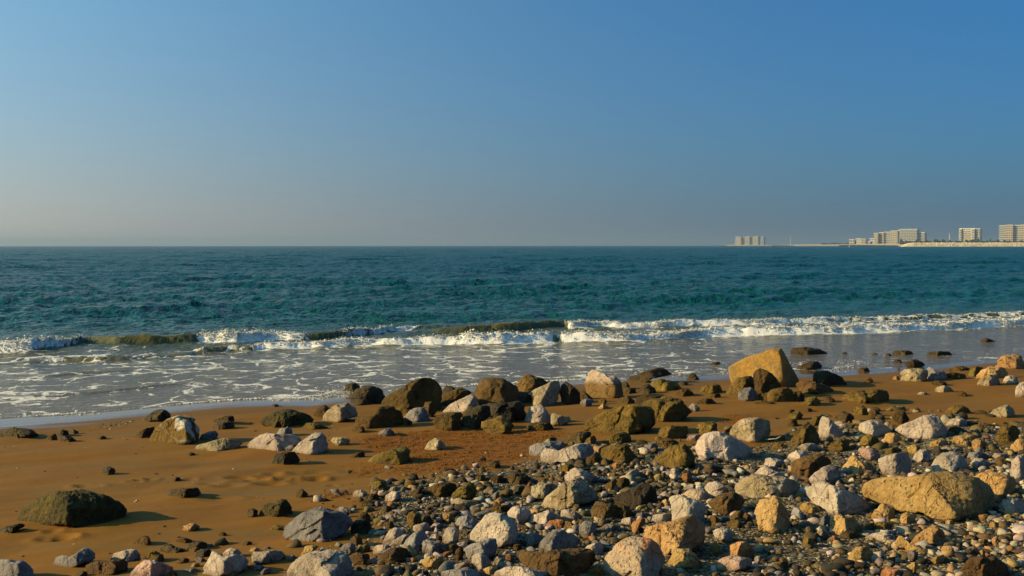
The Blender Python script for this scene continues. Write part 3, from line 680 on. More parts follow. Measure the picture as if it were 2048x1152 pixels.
D v 1230,1115 1260,1070 1340,1055 1420,1100 1400,1130 1280,1132|flat-bottomed mustard stone past the brightest white boulder
D v 1160,1035 1200,990 1250,980 1270,1040 1200,1055|small mustard stone in the shade of the pale tan boulder
D v 1300,1035 1320,980 1380,980 1390,1045|small green stone in shade between tan boulder and olive cone
D v 1800,1125 1850,1060 1990,1000 2030,1040 2040,1105 1900,1147|jagged mustard rock in front of the grey fang-shaped rock
E d 1580,82 1600,50 1660,40 1780,75 1700,88|lone dark rock lying farther out than any other in the shallow water
E d 1010,222 1040,190 1150,180 1240,185 1280,215 1200,234 1100,230|flat weedy rock in the shallows beyond the pale rocks
E d 650,212 680,175 790,168 840,175 875,205 800,224 700,225|biggest of a line of weedy rocks in the shallows
E d 565,237 590,200 620,200 660,230 610,244|small peaked rock beside the biggest weedy rock in the shallows
E d 420,217 460,190 510,210 470,225|small low rock leading the line of weedy rocks in the shallows
E d 110,212 150,185 185,205 140,215|tiny rock in the swash ahead of the line of weedy rocks
E d 660,297 690,265 740,265 770,300 720,314|round weedy rock on the swash edge, smaller of a pair
E d 775,302 830,285 900,265 960,290 990,320 940,349 820,334|brown weedy rock on the swash edge, larger of a pair
E d 275,382 320,350 390,350 420,380 350,391|low brown rock on wet sand behind the little tan cone
E o 340,507 380,470 420,452 455,490 400,514|little tan cone of rock on the open sand past the shark fin
E o 700,372 720,340 745,372|tiny upright stone on wet sand behind the pale block pair
E h.7 725,490 750,400 800,365 920,365 1030,370 1040,410 1000,475 930,505 820,495|pale blocky rock with cracks on sand near the far waterline
E g 1010,370 1050,340 1110,380 1200,385 1250,450 1200,480 1060,487 1020,440|dark grey rock pressed against the cracked pale blocky rock
E y 650,472 680,440 730,440 725,479|small tan stone at the sunny end of the cracked pale rock
E o 1180,380 1280,400 1420,420 1430,452 1280,475 1230,445|flat olive ledge running past the dark grey rock
E o 1260,372 1290,340 1400,335 1490,365 1400,389 1290,394|low rounded brown rock at the wet edge behind the flat ledge
E v 1450,450 1480,370 1550,340 1610,350 1590,400 1520,450|olive rock leaning in the pile by the far edge
E y 1540,445 1600,380 1680,345 1840,350 1890,420 1800,475 1640,475|broad ochre rock in the pile beneath the top boulder
E y.7 1740,335 1760,270 1830,230 1940,212 2010,230 2040,300 2030,360 1880,365|ochre boulder with a pale crown topping the far pile
E h.6 1530,545 1570,480 1650,440 1730,420 1780,460 1790,535 1690,550|pink-white pointed rock in front of the far pile
E w 1820,525 1850,440 1930,430 1980,460 1990,515 1900,505|white stone between pink-white pointed rock and frame edge
E w 1950,645 1960,560 2000,510 2075,500 2080,655 2000,667|white rounded rock cut by the frame edge on the far sand
E h 1080,610 1130,560 1200,540 1260,560 1330,600 1230,617|low pale stone with a dark tail in front of the cracked pale rock
E o 1060,512 1110,485 1220,500 1250,540 1150,545|low ochre stone at the foot of the dark grey rock
E o 1330,632 1380,595 1440,620 1450,645 1400,651|small brown cone on open sand before the far pile
E w 900,627 950,608 1030,615 1020,635|small white chip with a dark end on the open sand
E v 1185,824 1240,780 1300,745 1380,750 1450,780 1490,822 1400,840 1260,833|weedy olive mound on sand behind the pale lens-shaped stone
E v 1340,885 1380,830 1440,850 1430,890|small olive stone hanging off the weedy mound
E h.65 1650,865 1720,800 1860,745 1930,780 1965,830 1940,865 1800,877|cream wedge-shaped rock alone on sand near the frame edge
E w 640,782 700,760 780,760 800,780 700,793|flat white sliver on sand behind the pointed olive knob
E v 230,824 260,770 340,750 400,790 405,855 300,850|olive stone on sand, bigger of a joined pair
E o 400,845 430,790 480,785 530,830 520,865 430,865|rounded brown stone, smaller of a joined pair on sand
E d 60,872 100,820 160,810 230,840 250,890 180,930 90,915|dark mossy knob behind the white and blue boulder
E o 660,875 690,820 740,790 800,840 830,890 790,945 720,935|pointed olive knob between white-blue boulder and big pale wedge
E W.8 690,1005 750,960 860,920 960,870 1080,850 1150,880 1200,950 1270,1020 1260,1075 1180,1097 1000,1097 880,1087 780,1045|big pale wedge of rock with a smooth sunlit face
O k 1160,125 1220,80 1320,110 1400,160 1300,187 1180,197|black shaded stone at the back of the big pale wedge
E w 1205,948 1280,890 1400,882 1470,920 1430,968 1300,975|pale lens-shaped stone resting behind the big pale wedge
O w.35 105,95 140,40 220,15 310,10 420,60 510,120 420,175 330,205 230,165 130,135|white boulder with a blue shaded slope beside the big pale wedge
O v 1700,200 1760,90 1850,65 1950,80 1990,150 1960,250 1880,310 1760,270|round greenish boulder near the frame edge at the shingle's top
O y 1870,375 1900,290 1980,230 2070,230 2070,390 1930,417|yellow stone below the round greenish boulder at the frame edge
O y 1195,245 1230,205 1340,180 1420,175 1520,200 1500,265 1420,317 1300,307|ochre block in front of the black shaded stone
O y 1425,315 1440,250 1500,225 1570,250 1610,290 1600,345 1490,367|rounded ochre stone beside the ochre block
O y 405,235 420,170 490,150 560,160 610,230 600,285 500,282|honeycombed yellow stone between white-blue boulder and pale wedge
O v 125,275 160,200 220,180 330,200 360,270 260,327 180,337|olive stone just under the white and blue boulder
O y 670,375 690,310 760,285 820,310 840,375 740,402|yellow lump in front of the big pale wedge
O y 930,335 960,260 1060,235 1150,245 1170,315 1060,332|cream and yellow stone under the tip of the big pale wedge
O v 410,395 430,345 560,320 610,330 610,405 500,417|flat olive stone behind the veined grey stone
O w.5 340,465 430,410 560,400 650,385 700,440 725,520 700,605 620,647 510,687 420,647 360,565|grey stone with dark parallel veins above the big yellow boulder
O w 715,495 760,400 830,345 900,370 960,440 900,495 800,507|pale pointed stone beside the veined grey stone
O w.55 960,545 1010,460 1080,390 1200,375 1270,380 1340,450 1390,540 1390,605 1250,637 1120,627 1000,597|grey-white boulder with a dark lower flank above the big yellow boulder
O w 1410,515 1470,455 1560,460 1650,510 1600,577 1480,567|white stone past the grey-white boulder with the dark flank
O w 1030,355 1110,325 1250,330 1340,350 1250,385 1080,390|flat white slab behind the grey-white boulder
O p 95,365 130,335 280,345 370,420 350,465 260,477 170,437|pinkish banded stone behind the yellow stone and veined grey stone
M y.6 1650,515 1680,430 1730,360 1770,310 1880,320 1960,380 2040,450 2000,500 1830,510 1680,547|yellow block with a rounded back beside the veined grey stone
O w.6 1880,605 1900,510 1960,430 2070,390 2080,720 1980,710 1890,655|tall pale grey rock cut by the frame edge above the yellow boulder
O y.75 1390,660 1500,620 1650,605 1780,625 1900,690 1950,760 1880,890 1750,940 1660,910 1600,760|yellow rock with a bright triangular top behind the big yellow boulder
O y.75 165,790 200,750 270,720 390,690 560,680 700,680 900,650 1070,640 1230,635 1370,665 1500,690 1590,770 1650,860 1690,960 1680,1075 1600,1110 1450,1120 1300,1150 1000,1160 920,1095 880,1045 620,1030 520,1020 350,1000 230,935 180,860|biggest yellow sandstone boulder, long and lying across the shingle
O g 1370,445 1400,385 1550,380 1640,420 1600,477 1450,487|dark flat grey stone behind the white stone
O w 1670,435 1700,395 1860,400 1880,450 1780,487|pale flat stone behind the tall frame-edge grey rock
O b 1700,505 1740,460 1900,500 1890,577 1760,547|brown flat stone beside the tall frame-edge grey rock
O w.4 1760,1005 1800,935 1960,925 2070,930 2080,1140 1950,1140 1870,1090|pale boulder at the frame edge past the big yellow boulder's end
P y.6 210,195 250,120 330,50 430,60 480,110 510,235 440,272 320,262 230,247|yellow cube-like stone leaning under the big yellow boulder
P y.5 515,275 560,200 610,155 700,170 745,200 720,265 640,317 550,317|smaller peaked yellow stone beside the yellow cube-like stone
M w.6 1225,665 1290,650 1360,610 1450,610 1560,660 1720,720 1850,770 1960,850 2020,920 1990,1000 1840,1012 1700,1012 1540,980 1480,910 1330,880 1270,785 1230,725|large white-grey knuckled rock just ahead of the big yellow boulder
M h.6 415,645 520,560 640,530 780,545 980,560 1100,590 1180,640 1140,710 960,800 840,800 700,820 560,820 470,760 420,725|broad pale-green slab with a flat pitted top
M w 620,530 680,460 760,415 860,480 960,510 1090,570 980,590 760,580|white crest of rock behind the broad pale-green slab
M w 740,405 750,330 800,320 900,340 980,370 990,415 900,457 830,447|pale lumpy stone behind the white crest
M w 650,435 730,410 900,440 900,485 760,477|low white stone between white crest and pale lumpy stone
M b.45 1065,425 1080,370 1200,330 1340,290 1440,270 1500,330 1540,400 1440,460 1300,540 1240,590 1150,560 1090,495|chocolate brown block behind the white angular stone
M w 1010,355 1040,290 1120,250 1220,240 1290,290 1200,330 1080,380|whitish stone directly behind the chocolate brown block
M w.7 1270,565 1340,500 1440,440 1530,410 1600,440 1640,510 1610,605 1540,650 1420,630 1300,610|white angular stone in front of the chocolate brown block
M y.65 610,985 640,890 680,800 740,780 870,800 960,870 1030,950 1050,1080 1040,1180 940,1210 760,1190 690,1110 680,1020|upright yellow boulder in front of the broad pale-green slab
M b.5 95,855 200,790 330,730 400,720 480,780 510,850 440,930 330,980 230,970|brown boulder ahead of the upright yellow boulder
M y 1150,905 1200,860 1270,850 1340,890 1430,950 1400,1010 1260,980 1170,940|small rounded yellow stone beside the knuckled white-grey rock
N y 1475,235 1540,180 1640,190 1760,210 1830,290 1800,370 1680,390 1620,430 1520,410 1490,315|porous yellow stone full of holes at the foot of the knuckled rock
N g 1340,295 1390,220 1440,175 1490,230 1480,315 1380,342|blue-grey stone leaning on the porous yellow stone
N g 1000,175 1040,90 1100,110 1170,180 1180,265 1060,277|dark blue-grey stone in the shade of the upright yellow boulder
N g 1080,335 1120,270 1240,270 1270,335 1180,357|low blue-grey stone in shade below the darker one
N w 25,405 60,365 150,350 250,370 290,430 280,505 150,527 80,477|stone with a pale band over a dark belly, past the loaf stone
N r.35 230,695 250,570 340,530 440,520 540,580 580,655 520,727 400,722|rust-brown square stone standing behind the pinkish white slab
N p 45,785 110,730 250,695 400,710 510,740 530,795 420,847 250,887 80,847|pinkish white slab lying in shingle near the bottom edge
N y 0,665 10,560 80,540 130,590 100,647|ochre stone with one lit end beside the loaf-shaped stone
N v 255,202 320,150 390,140 420,190 390,244 280,240|olive pebble beside the upright yellow boulder, rearmost of three
N b 390,252 420,160 500,190 520,250 440,284|brown pebble touching the shaded foot of the upright yellow boulder
N v 205,302 260,250 330,250 390,300 380,364 260,374|round two-lobed olive pebble ahead of the upright yellow boulder
N o -10,302 0,200 60,190 120,270 90,344|dark olive stone below the two-lobed white rock's shaded side
P P.5 285,930 330,860 390,805 500,830 580,850 630,890 600,960 300,970|salmon pink stone at the bottom edge under the yellow boulder
P b.5 1230,930 1290,790 1370,710 1500,700 1700,710 1790,760 1850,840 1865,980 1235,980|large brown pitted boulder at the bottom corner among small pebbles
P y.6 680,505 760,430 880,360 940,295 1010,340 1080,400 1135,480 1100,545 950,530 860,557 740,547|knobbly winged yellow stone below the big yellow boulder
P y 500,522 520,430 590,440 620,510 720,560 900,590 930,620 850,657 720,610 560,577|curved yellow stone like a hook before the knobbly winged one
N y 1700,775 1720,690 1810,600 1920,590 2000,650 2040,720 1950,787 1870,807|yellow chunk with a flat front behind the salmon pink stone
P w 130,465 200,410 330,385 430,420 510,470 490,515 330,527 180,507|flat grey-white slab behind the hook-shaped yellow stone
P v 105,342 150,290 240,275 230,342 150,374|greenish buff stone next to a dark porous stone
P v 235,372 260,270 350,260 440,310 450,372 380,397|dark porous stone below the yellow cube-like stone
P g 615,662 680,605 780,640 770,702 680,737|blue-grey block below the tail of the hook-shaped stone
P y 630,802 740,750 790,820 760,882 680,877|yellow wedge near the bottom edge past the salmon pink stone
P r 1490,252 1500,190 1600,185 1660,230 1600,287|orange-brown stone under the shaded end of the big yellow boulder
P y 1070,292 1110,250 1190,255 1200,312 1110,334|small yellow stone just under the big yellow boulder's belly
P y 1040,592 1080,560 1160,555 1220,630 1160,664 1080,657|small square yellow stone beyond the hook-shaped stone
P y 1500,622 1540,605 1580,640 1550,679|little round orange-yellow pebble behind the brown pitted corner boulder
P v 1480,522 1540,480 1610,490 1630,540 1560,569|grey-green pebble with a dark hole near the corner boulder
P y 1650,482 1720,440 1760,520 1730,574 1680,544|upright cream pebble behind the corner boulder
P y 920,732 960,700 1080,660 1080,740 1010,784|angular cream stone ahead of the corner boulder
P h 1350,632 1400,590 1480,580 1490,640 1400,664|smooth cream oval pebble just behind the corner boulder
P y 1340,372 1390,330 1460,350 1470,400 1390,404|yellow pebble midway between big yellow boulder and corner boulder
P y 1610,342 1640,270 1720,270 1740,352|two-humped yellow pebble past the orange-brown stone
P y 1790,752 1850,700 1940,740 1880,804|flat diamond-shaped buff stone beside the corner boulder
P v 1810,222 1870,180 1940,220 1950,280 1860,294|crusty grey-green stone below the frame-edge pale boulder
N r 1340,892 1400,840 1500,850 1530,890 1460,934|bright rust stone at the bottom edge among yellow pebbles
N y 540,960 600,910 720,890 800,920 800,965|mossy yellow stone at the bottom edge past the pinkish slab
N b 790,792 900,740 980,770 960,844 860,857|flat brown stone between pinkish slab and rust stone
N v 1130,562 1160,470 1260,480 1310,540 1240,584|olive stone with a notched rim in the fine shingle
N g 700,842 720,800 780,790 820,840 790,884|round grey-buff pebble beside the flat brown stone
N w 535,742 560,700 620,700 630,750 590,784|round cream pebble touching the end of the pinkish slab
N P 1440,502 1520,440 1620,490 1560,527|brick-red flake below the porous yellow stone
N d 1600,455 1660,400 1790,400 1880,450 1780,497 1680,487|maroon flat stone below the porous yellow stone
N w 1310,402 1370,360 1430,390 1470,450 1400,464|pale flake between upright yellow boulder and brick-red flake
N y 1600,862 1640,825 1760,830 1750,874|flat tongue-shaped yellow pebble ahead of the salmon pink stone
N y 1535,762 1570,735 1690,750 1690,800 1600,834|cream pointed pebble in front of the yellow chunk
A g 795,772 830,710 900,680 970,670 1010,700 1000,742 900,774|grey stone lying in the shadow of the white-streaked boulder
A h 755,872 820,810 980,770 1060,745 1150,760 1240,770 1265,800 1150,845 1000,874 870,879|thin pale weathered plate lying flush with the sand
A d 940,602 960,555 1030,535 1100,512 1160,510 1190,560 1110,585 1010,604|dark double-humped stone on sand beyond the white-streaked boulder
A d 920,657 960,610 1070,585 1130,580 1165,625 1050,634|thin dark stone in front of the double-humped stone
A m.4 1440,572 1500,520 1580,470 1690,452 1800,470 1900,505 1975,545 1880,615 1720,628 1560,615|humped brown rock with a ribbed mossy slope near the foam line
A w 1280,845 1340,780 1430,710 1520,690 1600,710 1750,705 1850,740 1860,805 1720,857 1500,872 1360,877|pale speckled low rock with a small stone perched on it
A g 1580,695 1640,645 1700,640 1710,625 1760,655 1765,715 1680,722|small blue-grey stone perched on the pale speckled low rock
B w.55 -90,865 0,790 80,740 150,682 210,695 260,740 310,820 250,847 200,897 90,917 20,897|pale peaked rock with a white sunlit crest beside the speckled one
A k 1540,987 1570,920 1640,890 1720,895 1780,880 1850,950 1800,1007 1680,1022|black craggy stone on sand in front of the pale speckled rock
B v 10,642 60,590 150,590 200,610 290,640 200,664 100,654|low grey-green stone on sand before the tan-flanked wedge
B o 130,522 170,450 250,410 310,450 280,502 190,534|small olive stone tucked behind the tan-flanked wedge
A d 1540,412 1590,395 1630,410 1580,424|tiny dark stone on wet sand close to the foam line
B h.55 215,585 250,510 330,420 430,390 500,375 560,440 580,512 420,547 300,592|wedge with a tan lit flank and black back at the row's end
B d 440,262 480,195 570,183 620,215 560,275 470,289|dark stone washed by foam at the end of the boulder row
B d.3 520,335 570,250 650,225 790,225 850,260 870,320 830,392 720,407 580,422 530,387|dark crusted rounded boulder at the end of the row by the water
B o.35 810,405 870,330 960,270 1100,200 1200,160 1300,122 1380,150 1430,210 1450,290 1430,390 1300,460 1100,490 1000,455 850,430|hulking brown boulder with a sunlit mustard shoulder in the waterside row
B o.25 580,625 590,540 640,520 700,530 760,510 790,450 850,425 960,440 1040,470 1060,560 1000,630 800,640 690,647|dark stepped boulder in front of the hulking brown boulder
B o 510,662 560,630 640,620 670,660 610,689|low mustard stone at the foot of the dark stepped boulder
B h 1120,465 1130,390 1180,350 1260,345 1290,380 1240,435 1180,475|cream-topped stone beside the hulking brown boulder
B o 1260,435 1280,380 1350,375 1390,470 1350,537 1300,495|ochre slab leaning on the cream-topped stone
B g.5 1050,515 1100,470 1180,440 1270,435 1330,510 1340,567 1250,587 1140,577 1090,547|grey speckled rock in front of the cream-topped stone
B o 1430,375 1480,310 1560,260 1640,235 1740,280 1700,330 1560,360 1470,392|brown rock behind the pale sunlit rock in the waterside row
B k 1450,275 1490,205 1560,225 1600,250 1530,297|black stone showing behind the hulking brown boulder
B w.7 1460,455 1540,400 1660,340 1740,305 1800,330 1830,420 1760,490 1600,495 1500,500|pale sunlit rock sloping up beside the dark domed boulder
B o 1400,425 1460,370 1600,345 1590,382 1500,427|thin tan stone squeezed behind the pale sunlit rock
B o.6 1345,575 1400,520 1530,490 1650,490 1680,560 1620,650 1500,672 1400,637|dull mossy rock below the pale sunlit rock
B g 770,702 830,670 910,638 970,690 950,714 880,727|small grey pyramid at the corner of the orange sand
B h.55 1270,852 1310,780 1380,740 1450,780 1510,840 1430,877 1350,877|pale triangular stone standing in the middle of the orange sand
B h 310,772 340,740 440,740 500,760 490,805 380,822|tan flat-topped stone just past the pale peaked rock
B v.6 705,972 760,930 870,890 970,850 1060,845 1100,880 1100,940 1180,970 1060,1000 880,1017 800,1022|grey-green ridged rock on the near edge of the orange sand
B o 490,932 560,900 650,885 665,930 590,949|small dark stone on sand ahead of the grey-green ridged rock
B k 1405,1097 1470,1070 1560,1060 1610,1095 1500,1124|black jagged stone on sand just before the olive rubble
B g 855,1052 870,1030 970,1040 900,1067|tiny white-faced stone before the grey-green ridged rock
B d 465,1097 490,1070 540,1085 500,1109|tiny dark stone on sand beside an orange pellet patch
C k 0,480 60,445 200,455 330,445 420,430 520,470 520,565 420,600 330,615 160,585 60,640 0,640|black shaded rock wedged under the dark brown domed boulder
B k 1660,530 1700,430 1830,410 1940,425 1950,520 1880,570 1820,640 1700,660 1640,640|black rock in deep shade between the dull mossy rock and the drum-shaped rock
C d 420,325 540,335 590,400 580,445 440,450|dark stone squeezed between the domed boulder and the grey-tan boulder
C d 1040,330 1120,320 1190,380 1230,410 1060,415|dark low stone in the gap between dark grey boulder and white-topped boulder
C o 500,640 640,655 780,640 820,690 700,730 560,720|low brown crust of rock before the pale block with one bright face
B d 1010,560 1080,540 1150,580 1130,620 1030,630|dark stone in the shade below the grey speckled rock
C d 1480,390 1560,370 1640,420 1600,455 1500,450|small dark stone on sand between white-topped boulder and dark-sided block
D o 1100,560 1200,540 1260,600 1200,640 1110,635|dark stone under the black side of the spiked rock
"""

# ------------------------------------------------------------------ rock materials
def rock_material(name, c1, c2, c3, speck=0.35, pits=0.5, stain=(0.06, 0.035, 0.012), stain_h=0.05, rough=0.92, bump=0.6, streak=None, cap=None, cracks=0.5):
    tone = (.60, .57, .60) if name == 'grey limestone' else ((.66, .585, .56) if max(c3) > .34 else (.56, .47, .27))
    c1, c2, c3 = [tuple(q * k for q, k in zip(c, tone)) for c in (c1, c2, c3)]
    N = Nodes(name)
    info = N.n('ObjectInfo')
    obj = N.n('TexCoord').outputs['Object']
    off = N.n('CombineXYZ')
    N.put(off.inputs[0], N.math('MULTIPLY', info.outputs['Random'], 37.0)); N.put(off.inputs[1], N.math('MULTIPLY', info.outputs['Random'], 91.0))
    co = N.vec('ADD', obj, off.outputs[0])
    big = N.noise(co, 5.0, 5, 0.6, dist=0.4)
    col = N.ramp(big, [(0.32, c1), (0.5, c2), (0.68, c3)])
    if streak:
        wv = N.n('TexWave', wave_type='BANDS', bands_direction='DIAGONAL')
        N.put(wv.inputs['Vector'], co); wv.inputs['Scale'].default_value = 2.6; wv.inputs['Distortion'].default_value = 7.0
        wv.inputs['Detail'].default_value = 4; wv.inputs['Detail Scale'].default_value = 1.6
        zz = N.n('SeparateXYZ'); N.put(zz.inputs[0], obj)
        f = N.math('MULTIPLY', N.remap(wv.outputs['Fac'], streak[1], streak[2]), N.remap(N.math('ADD', zz.outputs[2], N.math('MULTIPLY', zz.outputs[0], .5)), 0.05, 0.32))
        col = N.mix(f, col, streak[0])
    mid = N.noise(co, 26.0, 5, 0.65)
    col = N.mix(1.0, col, N.ramp(mid, [(0.25, (1 - speck,) * 3), (0.5, (1, 1, 1)), (0.75, (1 + speck * .5,) * 3)]), 'MULTIPLY')
    fine = N.noise(co, 130.0, 3, 0.7)
    col = N.mix(1.0, col, N.ramp(fine, [(0.3, (.78,) * 3), (0.6, (1.08,) * 3)]), 'MULTIPLY')
    warp = N.vec('ADD', co, N.vec('SCALE', N.noise(co, 9.0, 3, .6, out=1), s=0.09))
    cr = N.remap(N.voro(warp, 5.5, 'DISTANCE_TO_EDGE'), 0.0, 0.035, 1.0, 0.0)
    cr = N.math('MULTIPLY', cr, N.remap(N.noise(co, 3.0, 2), 0.45, 0.62))
    pit = N.remap(N.voro(warp, 42.0), 0.10, 0.36, 1.0, 0.0)
    pit = N.math('MULTIPLY', pit, N.remap(N.noise(co, 7.0, 3), 0.42, 0.62))
    col = N.mix(N.math('MULTIPLY', cr, cracks * .6), col, tuple(.35 * q for q in c1))
    col = N.mix(N.math('MULTIPLY', pit, pits * .5), col, tuple(.4 * q for q in c1))
    z = N.n('SeparateXYZ'); N.put(z.inputs[0], obj)
    zz = N.math('ADD', z.outputs[2], N.math('MULTIPLY', N.math('SUBTRACT', N.noise(co, 8.0, 3), 0.5), 0.14))
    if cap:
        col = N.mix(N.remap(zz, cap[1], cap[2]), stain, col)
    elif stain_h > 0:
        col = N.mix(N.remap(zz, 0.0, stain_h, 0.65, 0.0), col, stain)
    hsv = N.n('HueSaturation')
    N.put(hsv.inputs['Value'], N.remap(info.outputs['Random'], 0, 1, 0.82, 1.16, False)); N.put(hsv.inputs['Color'], col)
    N.put(hsv.inputs['Hue'], N.remap(N.math('FRACT', N.math('MULTIPLY', info.outputs['Random'], 7.3)), 0, 1, 0.49, 0.508, False))
    h = N.math('MULTIPLY_ADD', mid, 0.5, N.math('MULTIPLY', N.noise(co, 60.0, 6, .65), 0.35))
    h = N.math('MULTIPLY_ADD', pit, -0.5 * pits, h)
    h = N.math('MULTIPLY_ADD', cr, -0.5 * cracks, h)
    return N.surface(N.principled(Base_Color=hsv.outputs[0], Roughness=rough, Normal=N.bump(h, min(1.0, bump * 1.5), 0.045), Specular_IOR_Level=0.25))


RM = {
    'w': rock_material('pale limestone', (.30, .265, .22), (.44, .40, .345), (.54, .50, .43), pits=.4),
    'W': rock_material('bright limestone', (.42, .37, .31), (.56, .51, .44), (.64, .59, .51), pits=.3, cracks=.4),
    'g': rock_material('grey limestone', (.15, .145, .14), (.25, .24, .23), (.36, .345, .32), pits=.4),
    'h': rock_material('buff limestone', (.22, .185, .10), (.36, .32, .21), (.46, .42, .31), pits=.6),
    'y': rock_material('yellow sandstone', (.31, .20, .075), (.44, .30, .12), (.52, .385, .18), pits=.8, stain=(.16, .085, .02)),
    'Y': rock_material('ochre sandstone', (.27, .20, .10), (.44, .265, .07), (.50, .30, .07), pits=.5, stain=(.2, .11, .03), cracks=.2),
    'v': rock_material('mustard pitted rock', (.10, .08, .022), (.19, .145, .045), (.27, .205, .07), pits=1.0, bump=.9),
    'o': rock_material('olive brown rock', (.045, .031, .010), (.095, .064, .018), (.165, .115, .034), pits=.8, bump=.8),
    'm': rock_material('mossy dark rock', (.045, .045, .016), (.09, .085, .03), (.16, .14, .05), pits=1.0, bump=1.0),
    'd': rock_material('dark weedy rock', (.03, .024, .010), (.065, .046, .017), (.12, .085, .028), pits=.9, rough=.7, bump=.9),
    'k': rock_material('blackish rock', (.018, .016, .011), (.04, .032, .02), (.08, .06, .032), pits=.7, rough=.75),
    'b': rock_material('brown rock', (.085, .058, .032), (.15, .10, .055), (.22, .15, .078), pits=.6),
    'p': rock_material('pinkish rock', (.31, .20, .165), (.42, .31, .26), (.50, .40, .34), pits=.3),
    'P': rock_material('salmon rock', (.36, .13, .065), (.48, .22, .12), (.52, .31, .19), pits=.3),
    'r': rock_material('rusty rock', (.20, .095, .03), (.35, .185, .06), (.46, .30, .13), pits=.6),
    'q': rock_material('cream rock with rust', (.42, .37, .28), (.50, .43, .31), (.44, .33, .20), pits=.6, streak=((.50, .17, .04), .55, .78)),
    's': rock_material('brown rock with white streaks', (.13, .085, .028), (.21, .145, .05), (.27, .20, .09), pits=.5, streak=((.40, .375, .34), .50, .95)),
    'T': rock_material('white topped rock', (.48, .42, .31), (.58, .52, .42), (.64, .58, .48), pits=.4, stain=(.15, .095, .03), cap=(0, .20, .30)),
}

# ------------------------------------------------------------------ rock shapes
TILE = dict(A=(240, 730, 5.12), B=(600, 730, 5.12), C=(950, 720, 5.12), D=(1300, 680, 5.12), E=(1660, 670, 5.278), F=(0, 810, 5.12),
            G=(0, 1000, 7.578), H=(250, 1000, 7.578), I=(480, 930, 5.185), J=(840, 930, 5.185), K=(1200, 900, 8.172), L=(1180, 1000, 7.578),
            M=(1400, 860, 5.849), N=(1420, 1000, 6.206), O=(1698, 840, 5.849), P=(1708, 1000, 6.0235), Z=(0, 0, 1.0))
ROCKS = []
for _l in ROCK_TEXT.strip().splitlines():
    _a, _lab = _l.split('|')
    _t = _a.split()
    _o = TILE[_t[0]]
    _p = np.array([[float(q) for q in s.split(',')] for s in _t[2:]])
    _p = _p / _o[2] + np.array(_o[:2])
    _m, _, _r = _t[1].partition('.')
    ROCKS.append((_m, float('.' + _r) if _r else None, _p, _lab.strip()))

ROUGH = dict(w=.055, W=.05, g=.055, h=.07, y=.07, Y=.03, v=.085, o=.09, m=.10, d=.10, k=.09, b=.08, p=.055, P=.05, r=.07, q=.05, s=.06, T=.06)


def radius_of(poly, c, n=256):
    th = np.linspace(-math.pi, math.pi, n, endpoint=False)
    d = np.stack([np.cos(th), np.sin(th)], 1)
    a = poly - c
    b = np.roll(a, -1, 0)
    e = b - a
    den = d[:, None, 0] * e[None, :, 1] - d[:, None, 1] * e[None, :, 0]
    den = np.where(np.abs(den) < 1e-9, 1e-9, den)
    t = (a[None, :, 0] * e[None, :, 1] - a[None, :, 1] * e[None, :, 0]) / den
    s = (a[None, :, 0] * d[:, None, 1] - a[None, :, 1] * d[:, None, 0]) / den
    t = np.where((s >= -1e-6) & (s <= 1 + 1e-6) & (t > 0), t, 0)
    r = t.max(1)
    r = np.where(r <= 0, np.median(r[r > 0]), r)
    k = np.array([1, 2, 3, 2, 1]) / 9.0
    r = sum(np.roll(r, i - 2) * k[i] for i in range(5))
    return th, r


